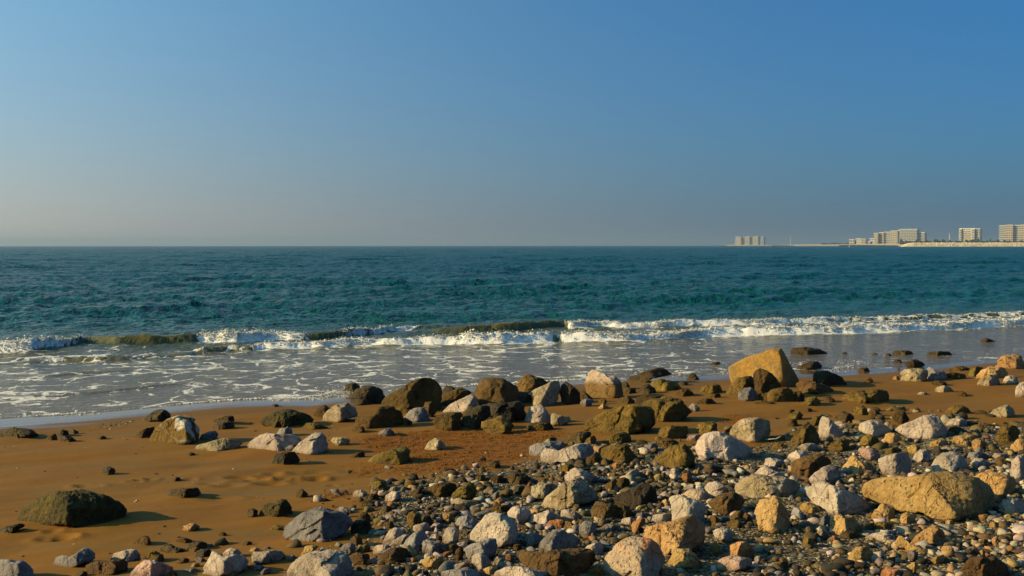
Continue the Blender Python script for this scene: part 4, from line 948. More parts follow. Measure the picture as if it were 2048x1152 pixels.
def build_rock(idx, m, ridge, poly, label):
    rs = np.random.RandomState(1000 + idx)
    P = poly.copy(); P[:, 1] *= -1                       # y up
    lo, hi = P.min(0), P.max(0)
    w, h = hi - lo
    P[:, 1] = np.where(P[:, 1] < lo[1] + .30 * h, P[:, 1] - 2.0 - .06 * h, P[:, 1])       # the foot goes into the ground
    c = np.array([(P[:, 0].mean() + (lo[0] + hi[0]) / 2) / 2, (lo[1] + hi[1]) / 2])
    if not in_poly(c[:1], c[1:], [tuple(q) for q in P])[0]:
        c = P.mean(0)
    th, R = radius_of(P, c)
    bx = float(np.average(poly[:, 0], weights=np.exp((poly[:, 1] - poly[:, 1].max()) / max(4, .15 * h))))
    hit, D0 = ground_hit(bx, min(poly[:, 1].max(), 1235) - .04 * h)
    if poly[:, 1].max() > 1235:
        D0 *= 1 - (poly[:, 1].max() - 1235) / 2500
    wm = w * D0 / FOC
    dp = 0.46 * wm * rs.uniform(.85, 1.15)
    dp = min(dp, 1.5 * h * D0 / FOC + .03)
    D = D0 + .06 * dp
    s = D / FOC
    R = R * s
    n = 6 if w > 100 else (5 if w > 36 else 4)
    V, F = ICO[n]
    asp = np.array([np.percentile(R, 80), dp, max(h * s * .5, .25 * wm)])
    d = V * (asp / asp.max())
    d = d / np.linalg.norm(d, axis=1)[:, None]           # x right, y away, z up
    ang = np.arctan2(d[:, 2], d[:, 0])
    rho = np.hypot(d[:, 0], d[:, 2])
    Ra = np.interp(ang, np.append(th, math.pi), np.append(R, R[0]))
    sharp = 3.2 if m in 'Y' else rs.uniform(2.8, 4.2)
    r0 = ((rho / Ra) ** sharp + (np.abs(d[:, 1]) / dp) ** sharp) ** (-1 / sharp)
    # facets: a ridge facing the viewer, a lit flank and a shaded flank, a crown and a few broken faces
    cs, sn = np.cos(th), np.sin(th)
    def sup(nv):
        return np.max(R * (nv[0] * cs + nv[2] * sn))
    xl, xr = (R * cs).min(), (R * cs).max()
    rf = ridge if ridge is not None else rs.uniform(.38, .74)
    xm = xl + rf * (xr - xl)
    t0 = -dp * rs.uniform(.82, .95)
    planes = []
    def edge_plane(x0, y0, x1, y1, tilt):
        nv = np.array([-(y1 - y0), (x1 - x0), 0.0])
        if nv[1] > 0: nv = -nv
        nv = nv / np.linalg.norm(nv)
        nv[2] = tilt; nv /= np.linalg.norm(nv)
        return nv, max(nv[0] * x1 + nv[1] * y1, .97 * sup(nv) if abs(nv[1]) < .5 else 0, nv[0] * x0 + nv[1] * y0)
    planes.append(edge_plane(xl, rs.uniform(.15, .45) * dp, xm, t0, rs.uniform(.05, .45) if m != 'Y' else .12))
    planes.append(edge_plane(xr, rs.uniform(.1, .4) * dp, xm, t0, rs.uniform(-.05, .35)))
    for k in range(rs.randint(5, 9) if m != 'Y' else 3):
        nv = rs.normal(size=3); nv[2] = abs(nv[2]) * .8
        if nv[1] > .4: nv[1] *= -1
        if k < 3: nv = np.array([rs.uniform(-.9, .25), -rs.uniform(.2, .7), rs.uniform(.5, 1.0)])
        nv /= np.linalg.norm(nv)
        hs = sup(nv)
        planes.append((nv, max(.975 * hs, rs.uniform(.52, .84) * math.hypot(hs, nv[1] * dp))))
    kk = 40.0 if m == 'Y' else rs.uniform(18, 40)
    inv = r0 ** (-kk)
    for nv, hp in planes:
        q = d @ nv
        inv = inv + np.where(q > 1e-3, (q / max(hp, 1e-4)), 0) ** kk
    r = inv ** (-1 / kk)
    pos = d * r[:, None]
    size = max(.06, (wm * h * s) ** .5)
    q = pos / size
    a = ROUGH[m]
    so = idx * 3.7
    low = fbm(q * 1.7 + so, 2, 11)
    if m in 'vomdkyhrqbT':
        rough = fbm(q * 4.6 + so, 5, 31, .66, True)
    else:
        rough = fbm(q * 4.4 + so, 5, 31, .62)
    face = 0.55 + 0.45 * np.abs(d[:, 1])
    # broken faces: patches that tilt and step against each other
    if m not in 'Y':
        wob = d + .10 * np.stack([low, np.roll(low, 7), -low], 1)
        for cells, step, tilt in ((rs.randint(9, 16), .050, .36), (rs.randint(40, 64), .021, .26)):
            cc = rs.normal(size=(cells, 3)); cc[:, 1] -= .3
            cc /= np.linalg.norm(cc, axis=1)[:, None]
            j = np.argmax(wob @ cc.T, 1)
            oj = rs.normal(size=cells) * step
            tj = rs.normal(size=(cells, 3)) * tilt
            r = r * (1 + np.clip((oj[j] + np.einsum('ij,ij->i', d - cc[j], tj[j]) * (.55 if cells < 20 else .5)), -.18, .10) * face * (.45 if w > 200 and m in 'ym' else (.8 if m in 'wWghqs' else 1.0)))
    r = r * (1 + a * (.9 * low + 1.45 * rough) * face)
    # stepped broken layers on some stones
    if m in 'gbmdokp' and rs.rand() < .55:
        tz = rs.normal(size=3); tz[2] += 1.2; tz /= np.linalg.norm(tz)
        ph = (q @ tz) * rs.uniform(4, 7) + .5 * low
        r = r * (1 + .035 * (np.abs((ph % 1.0) - .5) * 2 - .5))
    pos = d * r[:, None]
    # local frame of the sight line -> world
    C = EYE + ray(c[0], -c[1]) * D
    v = ray(c[0], -c[1]); v = v / np.linalg.norm(v)
    cr, sr = math.cos(ROLL), math.sin(ROLL)
    rr = RIGHT * cr + UP * sr
    uu = UP * cr - RIGHT * sr
    Wp = C + pos[:, :1] * rr + pos[:, 1:2] * v + pos[:, 2:3] * uu
    gx, gy = C[0], C[1]
    gz = float(beach_z(np.array([gx]), np.array([gy]), False)[0])
    base = np.array([gx, gy, max(gz, -.05)])
    toks = set(label.replace('-', ' ').split())
    head = label.split()
    nm = 'stone'
    for wd in head[:9]:
        wd = wd.strip(',')
        if wd in ('boulder', 'rock', 'stone', 'slab', 'block', 'pebble', 'cobble', 'ledge'):
            nm = {'ledge': 'rock', 'block': 'rock', 'slab': 'rock', 'cobble': 'pebble'}.get(wd, wd)
            break
    me = mesh_from(nm, Wp - base, F)
    o = link(nm, me, RM[m], loc=tuple(base))
    tag(o, label, nm, {'boulder': 'boulders on the beach', 'rock': 'rocks scattered along the beach', 'stone': 'stones lying on the sand and shingle', 'pebble': 'single pebbles among the stones'}[nm])
    if w > 26 and gz > .04:
        MOUNDS.append((gx, gy, wm * .70, min(.020, .04 * wm)))
    return o


for _i, _q in enumerate(ROCKS):
    build_rock(_i, *_q)

# ------------------------------------------------------------------ sand
def fan(u, y, ymin):
    U, Y = np.meshgrid(u, y)
    return U * np.maximum(Y, ymin), Y


def rows(y0, y1, f):
    o = [y0]
    while o[-1] < y1:
        o.append(o[-1] + f(o[-1]))
    return np.array(o)


u_mid = np.linspace(-.72, .72, 620)
u_out = np.array([.8, .95, 1.2, 1.6, 2.2, 3.2, 5, 8, 12])
u_all = np.concatenate([-u_out[::-1], u_mid, u_out])
y_s = np.concatenate([[-40, -20, -10, -4, 0, 2, 3.2], rows(3.9, 26, lambda q: .0058 * q), rows(27, 900, lambda q: .06 * q)])
X, Y = fan(u_all, y_s, 3.9)
xf, yf = X.ravel(), Y.ravel()
zf = beach_z(xf, yf)
sh_m = blur_mask(xf, yf, SHINGLE, .45, 14)
pe_m = np.zeros_like(xf)
for p in PELLETS:
    pe_m = np.maximum(pe_m, blur_mask(xf, yf, p, .22, 12))
zf = zf + sh_m * (.02 * fbm(v3(xf * 4, yf * 4), 3, 77)) + pe_m * .012 * fbm(v3(xf * 16, yf * 16), 2, 78)

N = Nodes('beach sand')
geo = N.n('NewGeometry').outputs['Position']
xyz = N.n('SeparateXYZ'); N.put(xyz.inputs[0], geo)
rot = N.n('Mapping'); rot.inputs['Rotation'].default_value = (0, 0, rad(-24)); rot.inputs['Scale'].default_value = (.22, 1.0, 1.0)
N.put(rot.inputs['Vector'], geo)
streaks = N.noise(rot.outputs[0], 2.6, 6, .62, dist=.5)
patch = N.noise(geo, 1.3, 4, .55)
grain = N.noise(geo, 330.0, 2, .7)
base = N.ramp(streaks, [(.32, (0.1818, 0.07907, 0.008965)), (.52, (0.166, 0.07832, 0.01179)), (.70, (0.1304, 0.08642, 0.02926))])
base = N.mix(N.remap(patch, .45, .75, 0, .55), base, (0.1462, 0.0571, 0.005662))
base = N.mix(1.0, base, N.ramp(grain, [(.25, (.72,) * 3), (.7, (1.05,) * 3)]), 'MULTIPLY')
sp = N.remap(N.voro(geo, 9.0), .02, .055, 1.0, 0.0)
sp = N.math('MULTIPLY', sp, N.remap(N.noise(geo, 2.2, 2), .55, .7))
base = N.mix(N.math('MULTIPLY', sp, .7), base, (.05, .03, .015))
pel = N.attr('pellet').outputs['Fac']
base = N.mix(N.math('MULTIPLY', pel, .92), base, (0.1305, 0.04872, 0.00696))
shg = N.attr('shingle').outputs['Fac']
grav = N.n('TexVoronoi'); N.put(grav.inputs['Vector'], geo); grav.inputs['Scale'].default_value = 55
gsep = N.n('SeparateColor'); N.put(gsep.inputs[0], grav.outputs['Color'])
gcol = N.ramp(gsep.outputs[0], [(0, (0.0174, 0.01392, 0.0087)), (.4, (0.05655, 0.0435, 0.02349)), (.7, (0.1218, 0.09135, 0.04785)), (1, (0.2349, 0.2001, 0.1479))])
gmask = N.remap(N.math('ADD', shg, N.math('MULTIPLY', N.math('SUBTRACT', N.noise(geo, 6.0, 4), .5), .9)), .45, .75)
base = N.mix(gmask, base, gcol)
zz = N.math('ADD', xyz.outputs[2], N.math('MULTIPLY', N.math('SUBTRACT', N.noise(rot.outputs[0], 3.0, 3), .5), .02))
wet = N.remap(zz, .012, .062, 1.0, 0.0)
wet_dark = N.remap(zz, .01, .16, 1.0, 0.0)
base = N.mix(N.math('MULTIPLY', wet_dark, .55), base, (.072, .049, .026))
rgh = N.remap(wet, 0, 1, .88, .10)
hgt = N.math('MULTIPLY_ADD', N.noise(rot.outputs[0], 40.0, 4, .6), .35, N.math('MULTIPLY', grain, .12))
hgt = N.math('MULTIPLY_ADD', N.noise(geo, 55.0, 3, .6), N.math('MULTIPLY', pel, 1.3), hgt)
hgt = N.math('MULTIPLY_ADD', grav.outputs['Distance'], N.math('MULTIPLY', gmask, -1.6), hgt)
hgt = N.math('MULTIPLY', hgt, N.remap(wet, 0, 1, 1.0, .08))
SAND = N.surface(N.principled(Base_Color=base, Roughness=rgh, Normal=N.bump(hgt, .55, .02), Specular_IOR_Level=N.remap(wet, 0, 1, .12, .5)))
beach = link('beach', mesh_from('beach', v3(xf, yf, zf), grid_faces(*X.shape), True, {'shingle': sh_m, 'pellet': pe_m}), SAND)
tag(beach, 'orange brown sand sloping to the water with footprints and shingle', kind='structure')

# ------------------------------------------------------------------ sea
def crest(pts):
    """Wave from pixels: foot of the wave (x, y), crest height in pixels, how broken it is."""
    o = []
    for px, py, hp, br in pts:
        g = flat(px, py)
        o.append((g[0], g[1], hp * g[1] / FOC, br))
    o = np.array(o)
    return o[np.argsort(o[:, 0])]


WAVES = [crest(p) for p in (
    [(-250, 706, 24, 1), (0, 702, 26, 1), (60, 701, 28, 1), (130, 694, 22, 1), (175, 686, 14, .3), (230, 690, 20, 0), (300, 688, 22, 0), (385, 684, 20, 0), (400, 683, 24, .9), (470, 684, 28, 1),
     (540, 680, 22, 1), (600, 680, 18, .6), (650, 677, 17, .2), (700, 672, 18, .6), (770, 664, 14, .7), (820, 658, 10, .9), (850, 657, 8, 0), (900, 655, 5, 0), (950, 653, 0, 0)],
    [(370, 703, 0, 0), (395, 702, 12, 0), (450, 700, 15, 0), (498, 699, 14, .2), (510, 697, 16, 1), (600, 694, 16, 1), (700, 690, 18, .8), (780, 690, 16, .6), (900, 688, 22, 1), (1000, 688, 26, 1),
     (1100, 684, 26, 1), (1115, 683, 14, 0), (1130, 684, 24, 1), (1250, 682, 20, 1), (1400, 673, 20, 1), (1600, 669, 20, 1), (1800, 663, 20, 1), (2048, 650, 18, 1), (2400, 636, 16, 1)],
    [(850, 668, 0, 0), (880, 668, 12, 0), (920, 668, 18, 0), (1000, 664, 18, 0), (1060, 661, 16, .05), (1128, 656, 16, .2), (1140, 660, 16, .9), (1200, 656, 14, .9), (1250, 657, 12, .8), (1400, 652, 13, .9),
     (1540, 648, 13, .9), (1700, 640, 10, .5), (1900, 632, 9, .5), (2048, 628, 9, .6), (2400, 616, 9, .6)],
    [(-200, 728, 5, 0), (0, 724, 6, 0), (60, 722, 8, 0), (100, 718, 10, .05), (140, 716, 12, .3), (200, 717, 12, .5), (245, 716, 10, .2), (300, 712, 9, .05), (365, 708, 7, 0), (400, 704, 4, 0), (430, 702, 0, 0)],
    [(30, 760, 0, 0), (60, 757, 4, 0), (150, 748, 5, 0), (240, 743, 4, 0), (300, 738, 0, 0)],
    [(-40, 800, 4, 0), (30, 797, 5, .1), (100, 793, 5, 0), (200, 786, 4, 0), (290, 776, 5, 0), (380, 768, 3, 0), (450, 763, 0, 0)])]

_wr = np.random.RandomState(3)
SINES = []
for k in range(46):
    lam = .55 * (1.095 ** k) * _wr.uniform(.9, 1.1)
    ang = rad(-90 + _wr.normal(0, 52) + 6)
    SINES.append((2 * math.pi / lam * math.cos(ang), 2 * math.pi / lam * math.sin(ang), _wr.uniform(0, 6.28), lam))


def sea_z(x, y, dy):
    x = np.asarray(x, float); y = np.asarray(y, float)
    off = y - shore_y(x)                              # metres seaward of the waterline
    amp = .05 + .35 * sstep(4, 12, off) + .60 * sstep(12, 30, off)
    n1 = fbm(v3(x * .11, y * .16), 3, 41)
    n2 = fbm(v3(x * .5, y * .6), 2, 43)
    z = np.zeros_like(x)
    for kx, ky, ph, lam in SINES:
        ok = sstep(1.6, 3.2, lam / np.maximum(dy, 1e-3))
        s = np.sin(kx * x + ky * y + ph + 2.6 * n1 + 1.3 * n2)
        z += ok * (.029 * lam ** .5) * (1.0 if lam < 7 else .5) * (1.25 * (1 - np.abs(s)) ** 1.3 - .55 if lam < 5 else s)
    z = z * amp * (.9 + .3 * n1) * .62
    foam = np.zeros_like(x); gold = np.zeros_like(x)
    jit = .10 * fbm(v3(x * 1.4, y * .3), 3, 51)
    for W in WAVES:
        yk = np.interp(x, W[:, 0], W[:, 1]) + jit
        A = .72 * np.interp(x, W[:, 0], W[:, 2], left=0, right=0) * (1 + .12 * fbm(v3(x * 2.1, y * 0), 3, 57))
        br = np.interp(x, W[:, 0], W[:, 3], left=0, right=0)
        br = np.maximum(br, .16 * sstep(.03, .12, A))
        A = A * (1 + .3 * br * fbm(v3(x * 2.9, y * 0), 3, 58))
        s = y - yk
        front = np.maximum(A * .9, .10)
        prof = np.where(s < front, sstep(0, 1, s / front), np.exp(-np.maximum(s - front, 0) / (4.0 * A + .35)) * .85 + .15 * np.exp(-np.maximum(s - front, 0) / .15))
        z = z + A * prof * np.where(s < 0, 0, 1)
        ragged = .5 * fbm(v3(x * 5, y * 5), 3, 61)
        near = sstep(-.30, -.02, s + .1 * ragged) * (1 - sstep(front * 1.2, front * 1.2 + .35, s + .25 * ragged))
        foam = np.maximum(foam, near * sstep(.15, .75, br + .4 * ragged))
        foam = np.maximum(foam, .55 * sstep(-.9, 0, s) * (1 - sstep(0, 1.5, s)) * sstep(.3, .8, br))
        gold = np.maximum(gold, sstep(-.05, front * .9, s) * (1 - sstep(front * .8, front * 2.6 + .5, s)) * sstep(.02, .22, A) * (.75 + .5 * fbm(v3(x * .9, y * .9), 2, 63)))
    z = z + foam * .05 * fbm(v3(x * 5, y * 5), 3, 71)
    wash = (1 - sstep(8, 11.5, off)) * sstep(-.3, .5, off)
    wash = wash * np.where(x < 0, 1.0, 1 - .82 * sstep(1.5, 7.5, x)) + .35 * (1 - sstep(.3, 2.2, off))
    lace = np.interp(x, WAVES[1][:, 0], WAVES[1][:, 1]); lace2 = np.interp(x, WAVES[2][:, 0], WAVES[2][:, 1])
    between = sstep(-.2, .5, y - lace) * (1 - sstep(.5, 2.5, y - lace2)) * sstep(2.0, 6.0, x)
    foam = np.maximum(foam, np.maximum(.42 * np.clip(wash, 0, 1), .62 * between))
    return z, np.clip(foam, 0, 1), np.clip(gold, 0, 1), off


y_w = np.concatenate([[7.0, 9.0, 11.0], rows(12.0, 36, lambda q: .085 if q < 20 else .12), rows(36.15, 800, lambda q: .0085 * q), rows(810, 12000, lambda q: .07 * q)])
u_w = np.concatenate([-u_out[::-1], np.linspace(-.70, .70, 680), u_out])
Xw, Yw = fan(u_w, y_w, 7.0)
xw, yw = Xw.ravel(), Yw.ravel()
dyw = np.repeat(np.gradient(y_w), len(u_w))
dyw = np.maximum(dyw, np.where(np.abs(xw / np.maximum(yw, 7)) > .75, 30, 0))
zw, fo, go, off = sea_z(xw, yw, dyw)
zw = zw * (1 - sstep(600, 2500, yw)) + .004
film = sstep(-.05, .45, off)
zw = np.where(off < .45, zw * film + .004, zw)

N = Nodes('sea water')
geo = N.n('NewGeometry').outputs['Position']
fo_a, go_a, of_a = (N.attr(q).outputs['Fac'] for q in ('foam', 'gold', 'offshore'))
big = N.noise(geo, .10, 4, .6)
depth = N.math('ADD', of_a, N.math('MULTIPLY', N.math('SUBTRACT', big, .5), 4.0))
d01 = N.math('DIVIDE', depth, 60.0, clamp=True)
col = N.ramp(d01, [(0.0, (.094, .072, .048)), (.13, (.072, .070, .048)), (.20, (.028, .052, .044)), (.30, (.004, .050, .056)), (.55, (.0006, .053, .067)), (1.0, (.0002, .053, .083))])
col = N.mix(N.math('MULTIPLY', go_a, .85), col, (.135, .108, .020))
mp = N.n('Mapping'); mp.inputs['Scale'].default_value = (1, .95, 1); mp.inputs['Rotation'].default_value = (0, 0, rad(-12)); N.put(mp.inputs[0], geo)
warp = N.vec('ADD', mp.outputs[0], N.vec('SCALE', N.noise(mp.outputs[0], .75, 2, .5, out=1), s=1.5))
warp = N.vec('ADD', warp, N.vec('SCALE', N.noise(mp.outputs[0], 3.2, 4, .65, out=1), s=.42))
e1 = N.voro(warp, 1.35, 'DISTANCE_TO_EDGE')
e2 = N.voro(N.vec('ADD', warp, N.vec('SCALE', N.noise(mp.outputs[0], 5.0, 3, .6, out=1), s=.2)), 3.4, 'DISTANCE_TO_EDGE')
pn = N.noise(mp.outputs[0], .8, 4, .6)
fm = N.math('MULTIPLY', fo_a, N.remap(pn, .34, .62, .15, 1.25))
wd = N.math('MULTIPLY', N.math('MULTIPLY', fm, .115), N.remap(N.noise(mp.outputs[0], 2.4, 4, .65), .34, .68, .15, 2.0))
l1 = N.remap(N.math('SUBTRACT', wd, e1), 0.0, .03)
l2 = N.math('MULTIPLY', N.remap(N.math('SUBTRACT', N.math('MULTIPLY', wd, .7), e2), 0.0, .04), N.remap(pn, .5, .66))
solid = N.remap(N.math('ADD', fo_a, N.math('MULTIPLY', N.math('SUBTRACT', N.noise(geo, 7.0, 5, .7), .5), .9)), .72, .95)
bub = N.remap(N.noise(geo, 26.0, 4, .7), .36, .62, .35, 1.0)
ff = N.math('MAXIMUM', N.math('MULTIPLY', N.math('MAXIMUM', l1, l2), bub), solid)
ff = N.math('MULTIPLY', ff, N.remap(fo_a, .02, .12), clamp=True)
mb = N.n('Mapping'); mb.inputs['Scale'].default_value = (1.0, .75, 1); mb.inputs['Rotation'].default_value = (0, 0, rad(6)); N.put(mb.inputs[0], geo)
b1 = N.noise(mb.outputs[0], 1.1, 5, .62, dist=.3)
b0 = N.noise(mb.outputs[0], .22, 3, .6, dist=.3)
b2 = N.noise(mb.outputs[0], 5.0, 5, .6)
far = N.remap(of_a, 4, 40)
hb = N.math('ADD', N.math('MULTIPLY_ADD', b0, N.math('MULTIPLY', far, .25), N.math('MULTIPLY', b1, N.math('MULTIPLY', far, 1.6))), N.math('MULTIPLY', b2, N.remap(far, 0, 1, .035, .10, False)))
hb = N.math('MULTIPLY_ADD', N.math('ADD', b0, N.math('MULTIPLY', N.noise(mb.outputs[0], .06, 3, .6), 2.5)), N.math('MULTIPLY', N.remap(of_a, 90, 700), 5.0), hb)
nrm = N.bump(hb, 1.0, 1.0)
water = N.principled(Base_Color=col, Roughness=N.remap(of_a, 5, 120, .07, .22), IOR=1.16, Normal=nrm, Specular_IOR_Level=.18)
foam_n = N.bump(N.noise(geo, 22.0, 5, .7), .8, .05)
foam_s = N.principled(Base_Color=(.72, .71, .69), Roughness=.95, Normal=foam_n, Specular_IOR_Level=.1)
mx = N.n('MixShader'); N.put(mx.inputs[0], ff); N.put(mx.inputs[1], water); N.put(mx.inputs[2], foam_s)
SEA = N.surface(mx.outputs[0])
sea = link('sea', mesh_from('sea', v3(xw, yw, zw), grid_faces(*Xw.shape), True, {'foam': fo, 'gold': go, 'offshore': off}), SEA)
tag(sea, 'teal sea with small breaking waves and grey shallows', kind='structure')


# ------------------------------------------------------------------ lumps: foam, pebbles, pellets
def lumps(pos, rad3, yaw, level, jitter, rs, flatten=None):
    """Many small irregular bodies as one vertex and face array."""
    V, F = ICO[level]
    n = len(pos)
    var = 12
    shapes = []
    for k in range(var):
        s = V * (1 + jitter * fbm(V * 1.6 + 9.1 * k, 2, 200 + k))[:, None]
        for j in range(4):
            nv = rs.normal(size=3); nv /= np.linalg.norm(nv)
            q = s @ nv
            s = s - np.where(q > .62, (q - .62), 0)[:, None] * nv * .8
        shapes.append(s)
    shapes = np.array(shapes)
    S = shapes[rs.randint(0, var, n)] * rad3[:, None, :]
    c, s = np.cos(yaw), np.sin(yaw)
    x = S[:, :, 0] * c[:, None] - S[:, :, 1] * s[:, None]
    y = S[:, :, 0] * s[:, None] + S[:, :, 1] * c[:, None]
    co = np.stack([x, y, S[:, :, 2]], -1) + pos[:, None, :]
    fc = F[None] + (np.arange(n) * len(V))[:, None, None]
    return co.reshape(-1, 3), fc.reshape(-1, 3), len(V)


def merge(parts):
    co, fc, o = [], [], 0
    for a, b in parts:
        co.append(a); fc.append(b + o); o += len(a)
    return np.concatenate(co), np.concatenate(fc)


rs = np.random.RandomState(12)
pp = []; rr_ = []
for W in WAVES[:4]:
    xs = np.arange(W[0, 0], W[-1, 0], .014)
    xs = xs[np.abs(xs) < 24]
    br = np.interp(xs, W[:, 0], W[:, 3]); A = np.interp(xs, W[:, 0], W[:, 2]); yk = np.interp(xs, W[:, 0], W[:, 1])
    clump = fbm(v3(xs * 1.8, 0), 3, 91) * .6 + .5
    for rep in range(16):
        x = xs + rs.uniform(-.006, .006, len(xs))
        f = rs.beta(1.2, 1.5, len(xs))
        keep = rs.rand(len(xs)) < np.clip((br - .25) * 1.5, 0, 1) * np.clip(clump + .15, .12, 1) * np.clip(A / .18, .2, 1)
        s = -.08 + f * (A * 1.25 + .16)
        pp.append(np.stack([x, yk + s, np.zeros_like(x)], 1)[keep])
        rr_.append(np.stack([f, A, rs.rand(len(xs)), rs.rand(len(xs))], 1)[keep])
pp = np.concatenate(pp); rr_ = np.concatenate(rr_)
zz_, _, _, _ = sea_z(pp[:, 0], pp[:, 1], np.full(len(pp), .1))
jit = .10 * fbm(v3(pp[:, 0] * 1.4, pp[:, 1] * .3), 3, 51)
pp[:, 1] += jit
sizes = (.005 + .011 * rr_[:, 2] ** 3) * (.8 + .9 * rr_[:, 1] / .3)
print('foam', len(pp))
pp[:, 2] = zz_ - sizes * .35 + rr_[:, 3] ** 9 * .09 * rr_[:, 1] / .3 * (rr_[:, 0] > .25)
r3 = np.stack([sizes * rs.uniform(.9, 1.7, len(pp)), sizes * rs.uniform(.8, 1.2, len(pp)), sizes * rs.uniform(.6, 1.1, len(pp))], 1)
fA = lumps(pp, r3, rs.uniform(0, 6.28, len(pp)), 1, .5, rs)
# the thin white lip where the last wash runs up the sand, thicker here and there, and a collar round rocks standing in the wash
lx = np.arange(-13, 2.2, .011); ly = shore_y(lx)
cl = np.clip(fbm(v3(lx * .9, 0), 3, 95) * 1.2 + .55, .08, 1)
lp = np.stack([lx, ly + .05 + .03 * rs.normal(size=len(lx)) * cl, np.full(len(lx), .006)], 1)
lp = lp[rs.rand(len(lx)) < .35 + .65 * cl]; lc = np.interp(lp[:, 0], lx, cl)
ls = (.006 + .011 * rs.rand(len(lp))) * (.5 + .8 * lc)
spots = []
for (cx, cyy, wx, wy, n) in ((572, 799, 14, 3, 60), (160, 826, 22, 2, 60), (680, 780, 26, 6, 160), (650, 791, 26, 4, 90), (1300, 747, 26, 4, 90), (1345, 749, 16, 3, 50), (1680, 740, 14, 3, 40), (1450, 741, 14, 4, 40), (1700, 724, 20, 3, 40), (1600, 727, 20, 2, 20)):
    for k in range(n):
        g = flat(cx + rs.normal() * wx, cyy + rs.normal() * wy, .01)
        spots.append((g[0], g[1], .012))
spots = np.array(spots); ss = .004 + .009 * rs.rand(len(spots)) ** 2
fB = lumps(np.concatenate([lp, spots]), np.concatenate([np.stack([ls * 1.6, ls, ls * .7], 1), np.stack([ss * 1.8, ss, ss * .7], 1)]), rs.uniform(-.4, .4, len(lp) + len(spots)), 1, .5, rs)
N = Nodes('wave foam')
geo = N.n('NewGeometry').outputs['Position']
_fp = N.principled(Base_Color=N.ramp(N.noise(geo, 9.0, 4), [(.3, (.66, .64, .60)), (.6, (.80, .80, .78))]), Roughness=.9, Specular_IOR_Level=.15,
                              Normal=N.bump(N.noise(geo, 70.0, 4, .7), .4, .02))
_tr = N.n('BsdfTranslucent'); _tr.inputs[0].default_value = (.62, .63, .62, 1)
_mx = N.n('MixShader'); _mx.inputs[0].default_value = .45; N.put(_mx.inputs[1], _fp); N.put(_mx.inputs[2], _tr.outputs[0])
FOAM = N.surface(_mx.outputs[0])
co, fc = merge([fA[:2], fB[:2]])
foam_o = link('wave_foam', mesh_from('wave_foam', co, fc, True), FOAM)
tag(foam_o, 'white bubbling foam along the breaking waves and the lip of the wash', kind='stuff')

# pebbles of the shingle
rs = np.random.RandomState(5)
sp_ = np.array(SHINGLE)
n0 = 121000
px_ = rs.uniform(-7, 11.5, n0); py_ = rs.uniform(3.6, 12.5, n0)
dens = blur_mask(px_, py_, SHINGLE, .65, 20)
clus = fbm(v3(px_ * 1.1, py_ * 1.1), 3, 66)
keep = rs.rand(n0) < dens ** 1.6 * (1 - .55 * sstep(7, 9.5, py_)) * np.clip(.62 + .75 * clus, .10, 1) * np.where(np.abs(px_) < .80 * py_ + .3, 1, 0)
px_, py_, clus = px_[keep], py_[keep], clus[keep]
n1 = len(px_)
east = sstep(.5, 3.2, px_ - .12 * py_) * (1 - sstep(5.5, 9.0, py_))           # cream and yellow shingle towards the east, darker brown elsewhere
pal = {'grey': (.22, .21, .20), 'white': (.50, .47, .42), 'brown': (.12, .085, .045), 'olive': (.15, .115, .045), 'dark': (.045, .038, .026), 'yellow': (.44, .31, .13), 'cream': (.50, .42, .28), 'rust': (.33, .16, .05)}
names = list(pal)
pw = np.array([[.20, .16, .16, .16, .22, .04, .04, .02]]) * (1 - east[:, None]) + np.array([[.12, .15, .08, .06, .06, .20, .28, .05]]) * east[:, None]
far_mid = sstep(6.5, 9.5, py_)[:, None]
pw = pw * (1 - .75 * far_mid) + .75 * far_mid * np.array([[.08, .10, .20, .30, .26, .03, .02, .01]])
cum = np.cumsum(pw / pw.sum(1, keepdims=True), 1)
pick = (rs.rand(n1)[:, None] > cum).sum(1).clip(0, 7)
tint = np.array([pal[q] for q in names])[pick] * np.array([.56, .50, .48]) * rs.uniform(.7, 1.25, (n1, 1)) * (1 + .06 * rs.normal(size=(n1, 3)))
size = .007 + .024 * rs.rand(n1) ** 2.6 + np.where(rs.rand(n1) < .06, .02 * rs.rand(n1), 0)
size *= np.where(py_ > 6.5, 1.25, 1.0) * (1 + .28 * east)
gz_ = beach_z(px_, py_, False) + .02 * fbm(v3(px_ * 4, py_ * 4), 3, 77) * dens[keep]
pos = np.stack([px_, py_, gz_ + size * rs.uniform(.05, .65, n1) + .02 * np.clip(clus, 0, 1) * rs.rand(n1)], 1)
r3 = np.stack([size * rs.uniform(.85, 1.5, n1), size * rs.uniform(.75, 1.1, n1), size * rs.uniform(.5, .9, n1)], 1)
# a thin line of shell and weed left by an older tide
tl = np.array([flat(190 + 95 * t + 5 * a, 862 - 20 * t + 3.0 * b, .06) for t, a, b in zip(rs.rand(70), rs.normal(size=70), rs.normal(size=70))])
tx, ty = tl[:, 0], tl[:, 1]
ts = rs.uniform(.004, .011, 70)
px_ = np.concatenate([px_, tx]); py_ = np.concatenate([py_, ty]); size = np.concatenate([size, ts])
tint = np.concatenate([tint, np.where(rs.rand(70, 1) < .3, np.array([[.4, .36, .3]]), np.array([[.04, .03, .015]]))])
pos = np.concatenate([pos, np.stack([tx, ty, beach_z(tx, ty, False) + ts * .3], 1)])
r3 = np.concatenate([r3, np.stack([ts * 1.8, ts, ts * .7], 1)])
